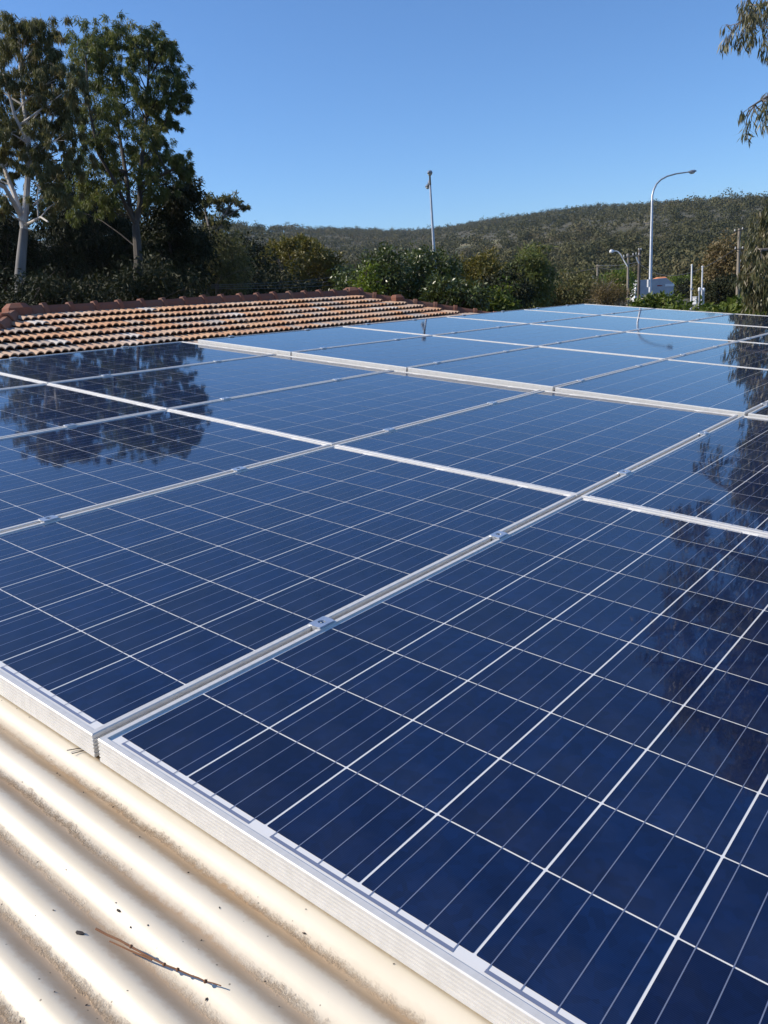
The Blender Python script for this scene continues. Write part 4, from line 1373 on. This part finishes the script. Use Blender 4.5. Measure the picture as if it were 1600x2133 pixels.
make_tree('overhanging_gum', 'gum tree whose leafy branches hang into the top right corner', 'tree', br_, limbs, C, Rr, nl, .135, .020, M['weep'], M['bark_grey'], None, droop=1.1, outward=.25, shell=.55, twig=.006, rise=0)

# ================================================================ wooded hills
g = np.random.default_rng(21)
N = 30000
az = g.uniform(-30, 33, N)
d = np.sqrt(g.uniform(165 ** 2, 1750 ** 2, N))
az = np.concatenate([az, g.uniform(-29, 32, 2600)]); d = np.concatenate([d, g.uniform(150, 420, 2600)])
a = np.radians(az) + AZ0
x = CAM[0] + d * np.sin(a); y = CAM[1] + d * np.cos(a)
keep = clearing(x, y) < .30 + .1 * g.random(len(x))
keep &= (vnoise(x / 30, y / 30, 77) + .8 * g.normal(size=len(x))) < .75
keep &= d < np.interp(az, _az, _dc) + 160
x, y, d, az = x[keep], y[keep], d[keep], az[keep]
z = height(x, y) + np.where(g.random(len(x)) < .06, g.uniform(1.5, 4.0, len(x)), 0.0)
Rc = np.clip(np.exp(g.normal(1.0, .30, len(x))), 1.4, 4.4) * np.where(d < 400, .8, 1.0)
Hc = Rc * g.uniform(.8, 1.35, len(x))
near = d < 420
Qs, Ts = [], []
for msk, q, fs in ((near, 150, .13), (~near, 46, .19)):
    k = msk.sum()
    Cx = np.stack([x[msk], y[msk], z[msk] + Hc[msk] * 1.05 + 1.0], -1)
    idx = np.repeat(np.arange(k), q)
    dr = unit(g.normal(size=(k * q, 3))); dr[:, 2] = np.abs(dr[:, 2]) * .9 - .25 * (g.random(k * q))
    rr = g.random(k * q) ** .3 * (1 + .18 * g.normal(size=k * q))
    sc = np.stack([Rc[msk], Rc[msk], Hc[msk]], -1)[idx]
    P = Cx[idx] + dr * rr[:, None] * sc
    nrm = unit(dr + g.normal(size=(k * q, 3)) * .55)
    ax = unit(np.cross(nrm, g.normal(size=(k * q, 3))))
    L = fs * np.minimum(Rc[msk], 3.2)[idx] * g.uniform(.7, 1.3, k * q)
    side = np.cross(ax, nrm)
    Lq = L[:, None]
    Qs.append(np.stack([P - ax * Lq, P + side * Lq * .9 + ax * Lq * .3, P - side * Lq * .9 + ax * Lq * .5], 1))
    tn = g.random(k)
    big = .5 + .5 * vnoise(x[msk] / 60, y[msk] / 60, 31)
    Ts.append(np.clip(.55 * tn[idx] + .45 * big[idx] - .12 + .25 * g.random(k * q), 0, 1))
Q = np.concatenate(Qs); T = np.concatenate(Ts)
o = obj('forest', tris('forest', Q, M['forest'], T))
tag(o, 'dense grey green eucalyptus forest covering the distant hills', None, None, 'stuff')
print('forest quads', len(Q), 'tiles', cnt)

# ================================================================ thin haze
hz = MB().box((0, 0, 60), (4680, 4680, 260)).build('haze', None)
hz.data.materials.clear()
hm = bpy.data.materials.new('thin_haze'); hm.use_nodes = True
ht = hm.node_tree
for x_ in list(ht.nodes):
    if x_.type == 'BSDF_PRINCIPLED': ht.nodes.remove(x_)
pv = ht.nodes.new('ShaderNodeVolumePrincipled')
pv.inputs['Color'].default_value = (.72, .85, 1, 1)
pv.inputs['Density'].default_value = .0001
pv.inputs['Anisotropy'].default_value = .2
ht.links.new(pv.outputs[0], ht.nodes['Material Output'].inputs['Volume'])
hz.data.materials.append(hm)
tag(hz, 'thin bluish haze softening the far hills', kind='stuff')
